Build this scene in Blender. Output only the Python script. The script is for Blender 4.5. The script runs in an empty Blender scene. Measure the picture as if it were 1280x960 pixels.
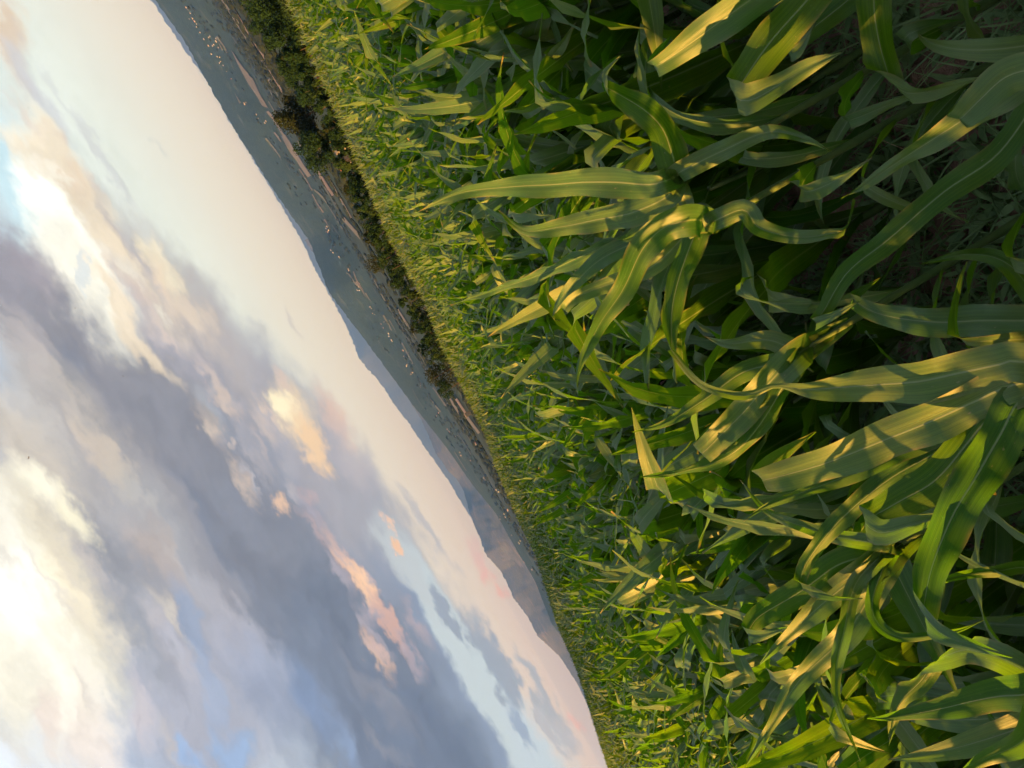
import bpy, math, random
import numpy as np
from mathutils import Vector, Matrix

random.seed(7)
rng = random.Random(11)
PI = math.pi
R = math.radians
scn = bpy.context.scene
COL = scn.collection

# ------------------------------------------------------------------ camera frame
FPX = 1036.0
PITCH = -math.atan(105 / FPX)
CAM = Vector((0, 0, 1.70))
FWD = Vector((0, math.cos(PITCH), math.sin(PITCH)))
UP = Vector((0, -math.sin(PITCH), math.cos(PITCH)))
RT = Vector((1, 0, 0))
XC = -0.5 * RT - 0.8660254 * UP           # the phone was held tilted far over
YC = 0.8660254 * RT - 0.5 * UP


def pdir(px, py):
    return (XC * (px - 640) + YC * (480 - py) + FWD * FPX).normalized()


def at(px, py, d):
    return CAM + pdir(px, py) * d


def azel(px, py):
    v = pdir(px, py)
    return math.atan2(v.x, v.y), math.asin(v.z)


def project(p):
    v = p - CAM
    z = v.dot(FWD)
    if z < 0.05:
        return None
    return 640 + v.dot(XC) / z * FPX, 480 - v.dot(YC) / z * FPX, z


# ------------------------------------------------------------------ colours
def lin(c):
    return tuple((x / 255 / 12.92) if x / 255 <= 0.04045 else ((x / 255 + 0.055) / 1.055) ** 2.4 for x in c)


# ------------------------------------------------------------------ object helpers
def tag(o, label=None, cat=None, group=None, kind=None):
    if label: o['label'] = label
    if cat: o['category'] = cat
    if group: o['group'] = group
    if kind: o['kind'] = kind
    return o


def mesh_from(name, verts, faces, uvs=None, smooth=True):
    me = bpy.data.meshes.new(name)
    me.from_pydata([tuple(v) for v in verts], [], faces)
    if uvs is not None:
        ul = me.uv_layers.new(name='UVMap')
        idx = np.empty(len(me.loops), dtype=np.int32)
        me.loops.foreach_get('vertex_index', idx)
        ul.data.foreach_set('uv', np.asarray(uvs, dtype=np.float32)[idx].ravel())
    if smooth:
        me.polygons.foreach_set('use_smooth', [True] * len(me.polygons))
    me.update()
    return me


def obj(name, me, mat, parent=None):
    o = bpy.data.objects.new(name, me)
    if mat is not None and len(me.materials) == 0:
        me.materials.append(mat)
    COL.objects.link(o)
    if parent is not None:
        o.parent = parent
    return o


def empty(name, loc):
    o = bpy.data.objects.new(name, None)
    o.empty_display_size = 0.1
    o.location = loc
    COL.objects.link(o)
    return o


# ------------------------------------------------------------------ node helpers
class NT:
    def __init__(self, tree):
        self.t = tree

    def n(self, typ, inputs=None, **props):
        nd = self.t.nodes.new(typ)
        for k, v in props.items():
            setattr(nd, k, v)
        if inputs:
            for k, v in inputs.items():
                s = nd.inputs[k]
                if isinstance(v, bpy.types.NodeSocket):
                    self.t.links.new(v, s)
                else:
                    s.default_value = v
        return nd

    def math(self, op, a, b=0.0, c=None, clamp=False):
        ins = {0: a, 1: b}
        if c is not None: ins[2] = c
        return self.n('ShaderNodeMath', ins, operation=op, use_clamp=clamp).outputs[0]

    def vmath(self, op, a, b=None, scale=None):
        ins = {0: a}
        if b is not None: ins[1] = b
        nd = self.n('ShaderNodeVectorMath', ins, operation=op)
        if scale is not None: nd.inputs['Scale'].default_value = scale
        return nd.outputs[0]

    def mix(self, fac, a, b, blend='MIX'):
        nd = self.n('ShaderNodeMix', None, data_type='RGBA', blend_type=blend)
        for i, v in ((0, fac), (6, a), (7, b)):
            if isinstance(v, bpy.types.NodeSocket):
                self.t.links.new(v, nd.inputs[i])
            else:
                nd.inputs[i].default_value = v if i == 0 else (*v[:3], 1.0)
        return nd.outputs[2]

    def maprange(self, v, a, b, c=0.0, d=1.0, smooth=False):
        nd = self.n('ShaderNodeMapRange', {0: v, 1: a, 2: b, 3: c, 4: d})
        if smooth: nd.interpolation_type = 'SMOOTHSTEP'
        return nd.outputs[0]

    def noise(self, vec, scale, detail=3.0, rough=0.5, out=0):
        ins = {'Scale': scale, 'Detail': detail, 'Roughness': rough}
        if vec is not None: ins['Vector'] = vec
        return self.n('ShaderNodeTexNoise', ins).outputs[out]

    def ramp(self, fac, stops):
        nd = self.n('ShaderNodeValToRGB', {0: fac})
        cr = nd.color_ramp
        while len(cr.elements) > 1:
            cr.elements.remove(cr.elements[0])
        cr.elements[0].position = stops[0][0]
        cr.elements[0].color = (*stops[0][1], 1)
        for p, c in stops[1:]:
            e = cr.elements.new(p)
            e.color = (*c, 1)
        return nd.outputs[0]


def new_mat(name):
    m = bpy.data.materials.new(name)
    m.use_nodes = True
    m.node_tree.nodes.clear()
    k = NT(m.node_tree)
    out = k.n('ShaderNodeOutputMaterial')
    return m, k, out


# ------------------------------------------------------------------ materials
def leaf_material(name, tint=(1.0, 1.0, 1.0), thin=0.46):
    m, k, out = new_mat(name)
    uv = k.n('ShaderNodeUVMap').outputs[0]
    sep = k.n('ShaderNodeSeparateXYZ', {0: uv})
    u, v = sep.outputs[0], sep.outputs[1]
    geo = k.n('ShaderNodeNewGeometry')
    back = geo.outputs['Backfacing']
    rnd = k.n('ShaderNodeObjectInfo').outputs['Random']
    isl = geo.outputs['Random Per Island']
    pos = geo.outputs['Position']
    # fine parallel veins
    vv = k.n('ShaderNodeCombineXYZ', {0: k.math('MULTIPLY', u, 46.0), 1: k.math('MULTIPLY', v, 1.3), 2: k.math('MULTIPLY', isl, 40.0)}).outputs[0]
    vein = k.noise(vv, 1.0, 2.0, 0.55)
    blot = k.noise(pos, 9.0, 3.0, 0.6)
    # mid rib
    du = k.math('ABSOLUTE', k.math('SUBTRACT', u, 0.5))
    ribw = k.math('MULTIPLY_ADD', v, -0.028, 0.042)
    rib = k.math('SUBTRACT', 1.0, k.math('DIVIDE', du, ribw), clamp=True)
    rib = k.maprange(rib, 0.0, 0.55, 0, 1, True)
    rib = k.math('MULTIPLY', rib, k.maprange(v, 0.8, 1.0, 1.0, 0.2))
    up0 = k.mix(k.maprange(vein, 0.3, 0.7), (0.022, 0.068, 0.010), (0.052, 0.112, 0.022))
    up0 = k.mix(k.maprange(blot, 0.35, 0.7, 0.0, 0.45), up0, (0.074, 0.112, 0.030))
    shift = k.mix(rnd, (0.76, 0.92, 1.0), (1.34, 1.12, 0.8))
    up0 = k.mix(1.0, up0, shift, 'MULTIPLY')
    up0 = k.mix(1.0, up0, tint, 'MULTIPLY')
    lo0 = k.mix(1.0, up0, (0.62, 0.78, 0.25), 'MULTIPLY')
    base = k.mix(back, up0, lo0)
    base = k.mix(k.math('MULTIPLY', rib, 0.8), base, (0.17, 0.22, 0.10))
    # flecks: dust, small bites and sun scorch
    fl = k.maprange(k.noise(k.n('ShaderNodeCombineXYZ', {0: k.math('MULTIPLY', u, 22.0), 1: k.math('MULTIPLY', v, 55.0), 2: k.math('MULTIPLY', isl, 90.0)}).outputs[0], 1.0, 2.0, 0.6), 0.70, 0.76)
    base = k.mix(k.math('MULTIPLY', fl, 0.6), base, (0.22, 0.19, 0.09))
    # dry brown tips and margins on some blades
    edge = k.maprange(du, 0.40, 0.5)
    tipf = k.math('MAXIMUM', k.maprange(v, 0.93, 1.0), k.math('MULTIPLY', edge, 0.45))
    dry = k.math('MULTIPLY', tipf, k.maprange(k.noise(pos, 16.0, 2.0), 0.46, 0.66))
    base = k.mix(dry, base, (0.20, 0.135, 0.06))
    trans = k.mix(1.0, up0, (1.9, 2.15, 0.22), 'MULTIPLY')
    bump = k.n('ShaderNodeBump', {'Strength': 0.25, 'Distance': 0.002, 'Height': k.math('ADD', vein, k.math('MULTIPLY', rib, 1.2))}).outputs[0]
    rough = k.maprange(vein, 0.2, 0.8, 0.40, 0.56)
    pb = k.n('ShaderNodeBsdfPrincipled', {'Base Color': base, 'Roughness': rough, 'Specular IOR Level': k.maprange(back, 0, 1, 0.45, 0.2), 'Normal': bump})
    tr = k.n('ShaderNodeBsdfTranslucent', {'Color': trans})
    mx = k.n('ShaderNodeMixShader', {0: thin, 1: pb.outputs[0], 2: tr.outputs[0]})
    k.t.links.new(mx.outputs[0], out.inputs[0])
    return m


def simple_mat(name, c1, c2, scale=4.0, rough=0.8, bump=0.3, detail=4.0, spec=0.3, trans=None):
    m, k, out = new_mat(name)
    pos = k.n('ShaderNodeNewGeometry').outputs['Position']
    nz = k.noise(pos, scale, detail, 0.6)
    col = k.mix(k.maprange(nz, 0.3, 0.7), c1, c2)
    b = k.n('ShaderNodeBump', {'Strength': bump, 'Distance': 0.2 / scale, 'Height': nz}).outputs[0]
    pb = k.n('ShaderNodeBsdfPrincipled', {'Base Color': col, 'Roughness': rough, 'Specular IOR Level': spec, 'Normal': b})
    o = pb.outputs[0]
    if trans:
        tr = k.n('ShaderNodeBsdfTranslucent', {'Color': k.mix(1.0, col, (2.0, 2.0, 0.8), 'MULTIPLY')})
        o = k.n('ShaderNodeMixShader', {0: trans, 1: o, 2: tr.outputs[0]}).outputs[0]
    k.t.links.new(o, out.inputs[0])
    return m


M_LEAF = leaf_material('corn_leaf')
M_LEAF_SHADED = leaf_material('shaded_far_corn_leaf', (0.92, 0.78, 0.85), 0.34)    # weaker light on the far stand, put into a duller olive tint
M_STALK = simple_mat('corn_stalk', (0.035, 0.07, 0.018), (0.06, 0.09, 0.028), 30, 0.5)
M_WEED = simple_mat('weed_green', (0.045, 0.090, 0.030), (0.105, 0.16, 0.062), 14, 0.6, trans=0.3)
M_DRY = simple_mat('dry_stem', (0.20, 0.14, 0.07), (0.33, 0.25, 0.14), 20, 0.85)
M_TRUNK = simple_mat('bark', (0.016, 0.013, 0.009), (0.035, 0.028, 0.02), 6, 0.9)
M_ROOF = simple_mat('red_roof_tile', (0.20, 0.065, 0.035), (0.28, 0.10, 0.06), 2.0, 0.8)
M_PLASTER = simple_mat('plaster', (0.17, 0.17, 0.17), (0.24, 0.24, 0.24), 0.7, 0.85)
M_WALL = simple_mat('old_plaster', (0.05, 0.048, 0.046), (0.08, 0.076, 0.072), 0.7, 0.9)
M_DARKGLASS = simple_mat('window_glass', (0.03, 0.035, 0.04), (0.05, 0.055, 0.06), 2, 0.15, bump=0)
M_GREYROOF = simple_mat('flat_roof', (0.08, 0.075, 0.07), (0.12, 0.11, 0.10), 0.4, 0.9)
M_STUBBLE = simple_mat('stubble', (0.060, 0.055, 0.041), (0.09, 0.082, 0.062), 0.03, 0.95)
M_STUBBLE_PINK = simple_mat('bare_soil_field', (0.085, 0.06, 0.045), (0.12, 0.088, 0.065), 0.03, 0.95)
M_PALE_FIELD = simple_mat('pale_dry_grass', (0.05, 0.057, 0.036), (0.075, 0.08, 0.05), 0.02, 0.95)
M_DARKFIELD = simple_mat('dark_crop_field', (0.012, 0.024, 0.012), (0.022, 0.036, 0.018), 0.05, 0.95)
M_BIRD = simple_mat('dark_feathers', (0.02, 0.02, 0.02), (0.05, 0.045, 0.04), 8, 0.7)


def foliage_mat(name, c1, c2):
    m, k, out = new_mat(name)
    geo = k.n('ShaderNodeNewGeometry')
    isl = geo.outputs['Random Per Island']
    nz = k.noise(geo.outputs['Position'], 0.7, 3.0)
    f = k.math('ADD', k.math('MULTIPLY', isl, 0.6), k.math('MULTIPLY', k.maprange(nz, 0.3, 0.7), 0.5), clamp=True)
    col = k.mix(f, c1, c2)
    pb = k.n('ShaderNodeBsdfPrincipled', {'Base Color': col, 'Roughness': 0.8, 'Specular IOR Level': 0.1})
    tr = k.n('ShaderNodeBsdfTranslucent', {'Color': col})
    o = k.n('ShaderNodeMixShader', {0: 0.3, 1: pb.outputs[0], 2: tr.outputs[0]}).outputs[0]
    k.t.links.new(o, out.inputs[0])
    return m


M_TREE_DARK = foliage_mat('foliage_dark', (0.004, 0.017, 0.006), (0.009, 0.027, 0.009))
M_TREE_BROWN = foliage_mat('foliage_brownish', (0.008, 0.015, 0.006), (0.016, 0.024, 0.009))
M_TREE_YELLOW = foliage_mat('foliage_yellowish', (0.009, 0.026, 0.008), (0.019, 0.040, 0.012))
M_WOODS = foliage_mat('foliage_far', (0.008, 0.015, 0.008), (0.018, 0.025, 0.012))


def soil_material():
    m, k, out = new_mat('field_soil_and_valley')
    geo = k.n('ShaderNodeNewGeometry')
    pos = geo.outputs['Position']
    dist = k.n('ShaderNodeVectorMath', {0: pos}, operation='LENGTH').outputs['Value']
    n1 = k.noise(pos, 7.0, 6.0, 0.65)
    n2 = k.noise(pos, 40.0, 4.0, 0.6)
    soil = k.mix(k.maprange(n1, 0.3, 0.7), (0.10, 0.055, 0.038), (0.22, 0.135, 0.095))
    soil = k.mix(k.maprange(n2, 0.35, 0.7, 0, 0.5), soil, (0.11, 0.075, 0.05))
    # valley: patchwork of dark meadows and scrub
    vor = k.n('ShaderNodeTexVoronoi', {'Vector': k.n('ShaderNodeMapping', {'Vector': pos, 'Scale': (1.0, 0.45, 0.0), 'Rotation': (0, 0, 0.5)}).outputs[0], 'Scale': 0.006}).outputs['Color']
    vs = k.n('ShaderNodeSeparateColor', {0: vor}).outputs[0]
    n3 = k.noise(pos, 0.011, 6.0, 0.65)
    n4 = k.noise(pos, 0.06, 4.0, 0.7)
    val = k.ramp(vs, [(0.0, (0.008, 0.022, 0.014)), (0.5, (0.013, 0.029, 0.017)), (0.78, (0.021, 0.037, 0.023)), (0.93, (0.042, 0.048, 0.032)), (1.0, (0.062, 0.06, 0.042))])
    scrub = k.mix(k.maprange(n4, 0.3, 0.7), (0.006, 0.015, 0.010), (0.014, 0.026, 0.016))
    val = k.mix(k.maprange(n3, 0.42, 0.55), val, scrub)
    far = k.maprange(dist, 60.0, 160.0)
    col = k.mix(far, soil, val)
    h = k.math('ADD', n1, k.math('MULTIPLY', n2, 0.35))
    b = k.n('ShaderNodeBump', {'Strength': 0.8, 'Distance': 0.05, 'Height': h}).outputs[0]
    pb = k.n('ShaderNodeBsdfPrincipled', {'Base Color': col, 'Roughness': 0.95, 'Specular IOR Level': 0.1, 'Normal': b})
    k.t.links.new(pb.outputs[0], out.inputs[0])
    return m


def hill_material(name, a, b, c, s):
    m, k, out = new_mat(name)
    geo = k.n('ShaderNodeNewGeometry')
    pos = geo.outputs['Position']
    n3 = k.noise(pos, 0.004 * s, 6.0, 0.62)
    n4 = k.noise(pos, 0.03 * s, 5.0, 0.7)
    col = k.mix(k.maprange(n4, 0.3, 0.7), a, b)
    col = k.mix(k.maprange(n3, 0.58, 0.66, 0, 0.55), col, c)
    bp = k.n('ShaderNodeBump', {'Strength': 0.9, 'Distance': 14.0 / s, 'Height': n4}).outputs[0]
    pb = k.n('ShaderNodeBsdfPrincipled', {'Base Color': col, 'Roughness': 0.95, 'Specular IOR Level': 0.1, 'Normal': bp})
    k.t.links.new(pb.outputs[0], out.inputs[0])
    return m


# ------------------------------------------------------------------ terrain
EDGE = [(357, 0, 40), (390, 75, 43), (420, 140, 46), (445, 200, 50), (480, 285, 56), (505, 335, 60), (530, 375, 64), (552, 435, 68),
        (580, 490, 74), (605, 540, 80), (620, 585, 85), (650, 655, 95), (670, 695, 100), (696, 780, 110), (722, 840, 118), (760, 960, 130)]
_e = sorted([(azel(px, py)[0], azel(px, py)[1], D) for px, py, D in EDGE])
E_AZ = np.array([a for a, _, _ in _e]); E_EL = np.array([b for _, b, _ in _e]); E_D = np.array([c for _, _, c in _e], dtype=float)
CORN_H = 1.29
CAN = -0.41


def edge_at(az):
    az = max(min(az, E_AZ[-1] + 0.25), E_AZ[0] - 0.25)
    return float(np.interp(az, E_AZ, E_D)), float(np.interp(az, E_AZ, E_EL))


def H(az, d):
    if az > PI: az -= 2 * PI
    if abs(az) > 1.7:                       # behind the camera: same gentle side slope
        az = math.copysign(1.7, az)
    D, el = edge_at(az)
    ze = D * math.tan(el)
    s = (ze - CAN) / D
    if d <= D:
        return CAM.z + CAN + d * s - CORN_H
    gD = ze - CORN_H
    lo = [gD, min(-18.0, gD - 6), -34.0, -48.0, -60.0, -62.0, -62.0]
    ds = [math.log(x) for x in (D, 200.0, 600.0, 1500.0, 3000.0, 5000.0, 30000.0)]
    return CAM.z + float(np.interp(math.log(d), ds, lo))


def Hxy(x, y):
    return H(math.atan2(x, y), max(0.01, math.hypot(x, y)))


RIDGE1 = [(190, -5), (230, 50), (267, 117), (292, 160), (340, 235), (386, 300), (412, 367), (480, 457), (517, 507), (560, 562), (590, 605), (620, 642), (647, 690), (668, 725), (690, 780)]
RIDGE2 = [(186, -5), (205, 25), (235, 68), (265, 110), (287, 153), (336, 231), (377, 300), (394, 337), (424, 390), (435, 412), (450, 450), (480, 484), (490, 502), (512, 530), (530, 558), (560, 600), (590, 650)]
RIDGE3 = [(527, 525), (545, 567), (560, 588), (572, 600), (580, 615), (587, 641), (597, 665), (607, 693), (627, 715), (642, 747), (660, 772), (672, 795), (700, 821), (722, 855), (745, 905), (765, 955), (790, 1010)]


def ridge_profile(pts):
    q = sorted(azel(*p) for p in pts)
    return np.array([a for a, _ in q]), np.array([b for _, b in q])


RP1, RP2, RP3 = ridge_profile(RIDGE1), ridge_profile(RIDGE2), ridge_profile(RIDGE3)
D1, D2, D3 = 4900.0, 17000.0, 9500.0


FBM = {}


def fbm(x, y, seed):
    s = 0.0
    if seed not in FBM:
        rr = random.Random(seed)
        FBM[seed] = [(rr.uniform(0, 6.28), rr.uniform(0, 6.28), rr.uniform(0, PI)) for _ in range(5)]
    for i, (ph1, ph2, an) in enumerate(FBM[seed]):
        f = 2.0 ** i
        s += math.sin((x * math.cos(an) + y * math.sin(an)) * f + ph1) * math.cos((y * math.cos(an) - x * math.sin(an)) * f * 0.9 + ph2) / f
    return s


def hill1(az, d):
    top = D1 * math.tan(float(np.interp(az, *RP1))) + CAM.z
    base = -66.0
    if d < 3300: return base
    if d <= D1:
        q = t = (d - 3300) / (D1 - 3300)
        t = t * t * (3 - 2 * t) * 0.45 + 0.55 * t ** 1.5
        return base + (top - base) * t + fbm(az * 26, q * 3.2, 5) * 0.16 * (top - base) * q * (1 - q) * 1.6
    t = (d - D1) / 1500
    return top + (base - 40 - top) * min(1, t * t)


def HH(az, d):
    return max(H(az, d), hill1(az, d)) if d < 6500 else H(az, d)


def ground_hit(px, py, dmin=150.0, dmax=9000.0):
    az, el = azel(px, py)
    te = math.tan(el)
    d = dmin
    while d < dmax:
        if HH(az, d) >= CAM.z + d * te:
            return az, d
        d *= 1.01
    return None


def pol(az, d, z):
    return Vector((d * math.sin(az), d * math.cos(az), z))


# ---- ground: one polar sheet out past the mountains
def build_ground():
    azs = list(np.linspace(-0.85, 0.85, 241)) + list(np.linspace(0.95, 2 * PI - 0.95, 40))
    ds = [0.0] + list(np.geomspace(0.4, 140, 90)) + list(np.geomspace(150, 22000, 70))
    na = len(azs)
    verts, faces = [], []
    rr = random.Random(3)
    for d in ds:
        for a in azs:
            aa = a if a <= PI else a - 2 * PI
            z = H(aa, max(d, 0.01))
            if 0 < d < 14:
                z += rr.uniform(-0.02, 0.02)
            verts.append(pol(aa, d, z))
    for i in range(len(ds) - 1):
        for j in range(na):
            j2 = (j + 1) % na
            faces.append((i * na + j, (i + 1) * na + j, (i + 1) * na + j2, i * na + j2))
    me = mesh_from('ground', verts, faces)
    o = obj('ground', me, soil_material())
    tag(o, kind='structure')


def build_ridge(name, prof, D, back, front, mat, seed, base, rough, az_pad=0.25):
    a0, a1 = prof[0][0] - az_pad, prof[0][-1] + az_pad
    azs = np.linspace(a0, a1, 420)
    ts = list(np.linspace(0, 1, 16)) + list(np.linspace(1.1, 2.0, 6))
    verts, faces = [], []
    na = len(azs)
    rr = random.Random(seed)
    micro = [rr.uniform(-1, 1) for _ in azs]
    for t in ts:
        for i, a in enumerate(azs):
            e = float(np.interp(a, *prof))
            if a < prof[0][0]: e -= (prof[0][0] - a) * 0.12
            if a > prof[0][-1]: e += (a - prof[0][-1]) * 0.05
            top = D * math.tan(e) + CAM.z
            if t <= 1:
                d = D - front * (1 - t)
                k = t * t * (3 - 2 * t) * 0.45 + 0.55 * t ** 1.5
                z = base + (top - base) * k
                z += fbm(a * 26, t * 3.2, seed) * rough * (top - base) * t * (1 - t) * 1.6
                if t == 1: z += micro[i] * 0.02 * abs(top - base) * (D / 9000) ** 0.3
            else:
                d = D + back * (t - 1)
                z = top + (base - 30 - top) * (t - 1) ** 1.6
            verts.append(pol(a, d, z))
    for i in range(len(ts) - 1):
        for j in range(na - 1):
            faces.append((i * na + j, i * na + j + 1, (i + 1) * na + j + 1, (i + 1) * na + j))
    o = obj(name, mesh_from(name, verts, faces), mat)
    tag(o, kind='structure')


build_ground()
build_ridge('wooded_hills', RP1, D1, 1500, 1600, hill_material('hill_woods', (0.004, 0.010, 0.008), (0.024, 0.048, 0.036), (0.05, 0.068, 0.054), 1.6), 5, -66.0, 0.16)
build_ridge('mountain_ridge', RP3, D3, 2500, 3000, hill_material('mountain_scrub', (0.03, 0.035, 0.03), (0.11, 0.105, 0.09), (0.19, 0.15, 0.13), 0.8), 9, -66.0, 0.22)
build_ridge('distant_mountains', RP2, D2, 3000, 4500, hill_material('mountain_far', (0.05, 0.06, 0.05), (0.09, 0.095, 0.08), (0.12, 0.12, 0.10), 0.5), 15, -66.0, 0.2)


# ---- stubble fields on the valley slopes, draped over the ground
def drape(name, quad, mat, n=10):
    hits = [ground_hit(*p) for p in quad]
    if any(h is None for h in hits):
        print('no field', quad[0], hits)
        return
    print('field', [round(h[1]) for h in hits])
    verts, faces = [], []
    for i in range(n + 1):
        for j in range(n + 1):
            s, t = i / n, j / n
            w = [(1 - s) * (1 - t), s * (1 - t), s * t, (1 - s) * t]
            a = sum(wi * h[0] for wi, h in zip(w, hits))
            d = math.exp(sum(wi * math.log(h[1]) for wi, h in zip(w, hits)))
            verts.append(pol(a, d, HH(a, d) + d * 0.0011))
    for i in range(n):
        for j in range(n):
            faces.append((i * (n + 1) + j, i * (n + 1) + j + 1, (i + 1) * (n + 1) + j + 1, (i + 1) * (n + 1) + j))
    tag(obj(name, mesh_from(name, verts, faces), mat), kind='structure')


def strip_quad(a, b, w):
    dx, dy = b[0] - a[0], b[1] - a[1]
    L = math.hypot(dx, dy)
    nx, ny = -dy / L * w / 2, dx / L * w / 2
    return [(a[0] + nx, a[1] + ny), (b[0] + nx, b[1] + ny), (b[0] - nx, b[1] - ny), (a[0] - nx, a[1] - ny)]


fr = random.Random(41)
for _ in range(46):                                   # narrow fields and lanes lying along the valley
    f = fr.random()
    ax = 250 + 330 * f + fr.uniform(-14, 46) * (1 - 0.55 * f)
    ay = 20 + 560 * f + fr.uniform(-30, 10)
    ln = fr.uniform(9, 34)
    aa = R(58 + fr.uniform(-3, 5))
    drape('valley_field', strip_quad((ax, ay), (ax + ln * math.cos(aa), ay + ln * math.sin(aa)), fr.uniform(0.5, 1.5)), fr.choice([M_PALE_FIELD, M_DARKFIELD, M_DARKFIELD, M_PALE_FIELD, M_STUBBLE]), 6)
drape('stubble_field', [(290, 62), (306, 92), (330, 131), (312, 90)], M_STUBBLE)
drape('stubble_field', [(306, 90), (330, 131), (337, 134), (318, 97)], M_STUBBLE)
for a, b, w, m in [((278, -4), (331, 80), 4, M_STUBBLE), ((286, 0), (336, 78), 2.5, M_STUBBLE_PINK), ((337, 80), (364, 128), 7, M_STUBBLE_PINK), ((337, 98), (360, 134), 4, M_STUBBLE),
                   ((336, 138), (356, 168), 2.5, M_STUBBLE), ((356, 168), (388, 220), 5, M_STUBBLE), ((398, 214), (417, 244), 4, M_STUBBLE_PINK), ((418, 233), (440, 272), 2.5, M_STUBBLE),
                   ((430, 272), (452, 297), 4, M_STUBBLE), ((394, 236), (432, 290), 1.6, M_PALE_FIELD), ((498, 386), (511, 407), 2.5, M_STUBBLE), ((563, 498), (578, 520), 3.2, M_STUBBLE), ((571, 498), (583, 516), 3.2, M_STUBBLE_PINK),
                   ((585, 521), (600, 541), 3.5, M_STUBBLE), ((334, 172), (352, 196), 1.5, M_PALE_FIELD), ((540, 498), (552, 514), 1.5, M_PALE_FIELD), ((655, 702), (681, 744), 2.0, M_STUBBLE_PINK), ((622, 668), (646, 715), 1.2, M_STUBBLE_PINK)]:  # last two strips: sunlit streaks of the far valley painted as pink soil
    drape('stubble_field', strip_quad(a, b, w), m)


# ------------------------------------------------------------------ corn
def resample(pts, n):
    """Catmull-Rom through pts, n+1 samples at even arc length."""
    P = [Vector(p) for p in pts]
    P = [2 * P[0] - P[1]] + P + [2 * P[-1] - P[-2]]
    dense = []
    for i in range(1, len(P) - 2):
        for k in range(12):
            t = k / 12
            a, b, c, d = P[i - 1], P[i], P[i + 1], P[i + 2]
            dense.append(0.5 * ((2 * b) + (c - a) * t + (2 * a - 5 * b + 4 * c - d) * t * t + (3 * b - a - 3 * c + d) * t ** 3))
    dense.append(P[-2])
    L = [0.0]
    for i in range(1, len(dense)):
        L.append(L[-1] + (dense[i] - dense[i - 1]).length)
    out = []
    j = 0
    for k in range(n + 1):
        s = L[-1] * k / n
        while j < len(L) - 2 and L[j + 1] < s: j += 1
        f = (s - L[j]) / max(1e-9, L[j + 1] - L[j])
        out.append(dense[j].lerp(dense[j + 1], min(1, max(0, f))))
    return out, L[-1]


def width_profile(t, cut=1.0):
    if t < 0.3:
        return 0.40 + 0.60 * math.sin(t / 0.3 * PI / 2)
    q = (t - 0.3) / 0.7
    return max(0.02, (1 - q ** 2.1))


def blade(spine, side, nrm, W, rr, nu=7, fold=None, wave=0.006, vfold=0.28, profile=width_profile, curl=0.0):
    """ribbon with a grooved mid rib, wavy margins and an optional crease. spine/side/nrm: lists."""
    n = len(spine) - 1
    L = sum((spine[i + 1] - spine[i]).length for i in range(n))
    verts, faces, uvs = [], [], []
    f1, f2 = rr.uniform(5, 9) * 2 * PI * L, rr.uniform(5, 9) * 2 * PI * L
    p1, p2 = rr.uniform(0, 6.3), rr.uniform(0, 6.3)
    for i, P in enumerate(spine):
        t = i / n
        w = W * profile(t)
        S, N = side[i], nrm[i]
        for j in range(nu):
            u = -1 + 2 * j / (nu - 1)
            au = abs(u)
            vf = vfold * (1 - 0.6 * t)
            off = au * w / 2 * vf - curl * (u * u) * w / 2
            ph = (f1 * t + p1) if u < 0 else (f2 * t + p2)
            off += wave * math.sin(ph) * au ** 1.6 * min(1, t * 5) * (1 - 0.5 * t)
            off -= 0.0022 * max(0, 1 - au * 3.2)
            verts.append(P + S * (u * w / 2 * (1 - 0.12 * vf)) + N * off)
            uvs.append((0.5 + u / 2, t))
    for i in range(n):
        for j in range(nu - 1):
            a = i * nu + j
            faces.append((a, a + 1, a + nu + 1, a + nu))
    mi = n // 3
    if side[mi].cross(spine[mi + 1] - spine[mi]).dot(nrm[mi]) < 0:
        faces = [tuple(reversed(q)) for q in faces]
    if fold:
        for (tf, axis_ang, theta, rho) in fold:
            i0 = min(n - 1, max(1, int(tf * n)))
            C = spine[i0]
            T = (spine[i0 + 1] - spine[i0 - 1]).normalized()
            N = nrm[i0]
            S = side[i0]
            a = (S * math.cos(axis_ang) + T * math.sin(axis_ang)).normalized()
            m = N.cross(a)
            if m.dot(T) < 0: m = -m
            m.normalize()
            for k, v in enumerate(verts):
                if k // nu < i0 - n * 0.18: continue
                q = v - C
                s = q.dot(m)
                if s <= 0: continue
                h = q.dot(N)
                al = q.dot(a)
                if s < theta * rho:
                    ang = s / rho
                    pos = m * (rho * math.sin(ang)) - N * (rho * (1 - math.cos(ang)))
                else:
                    ang = theta
                    e = s - theta * rho
                    pos = m * (rho * math.sin(ang) + e * math.cos(ang)) - N * (rho * (1 - math.cos(ang)) + e * math.sin(ang))
                nn = N * math.cos(ang) + m * math.sin(ang)
                verts[k] = C + a * al + pos + nn * h
    return verts, faces, uvs


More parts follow.
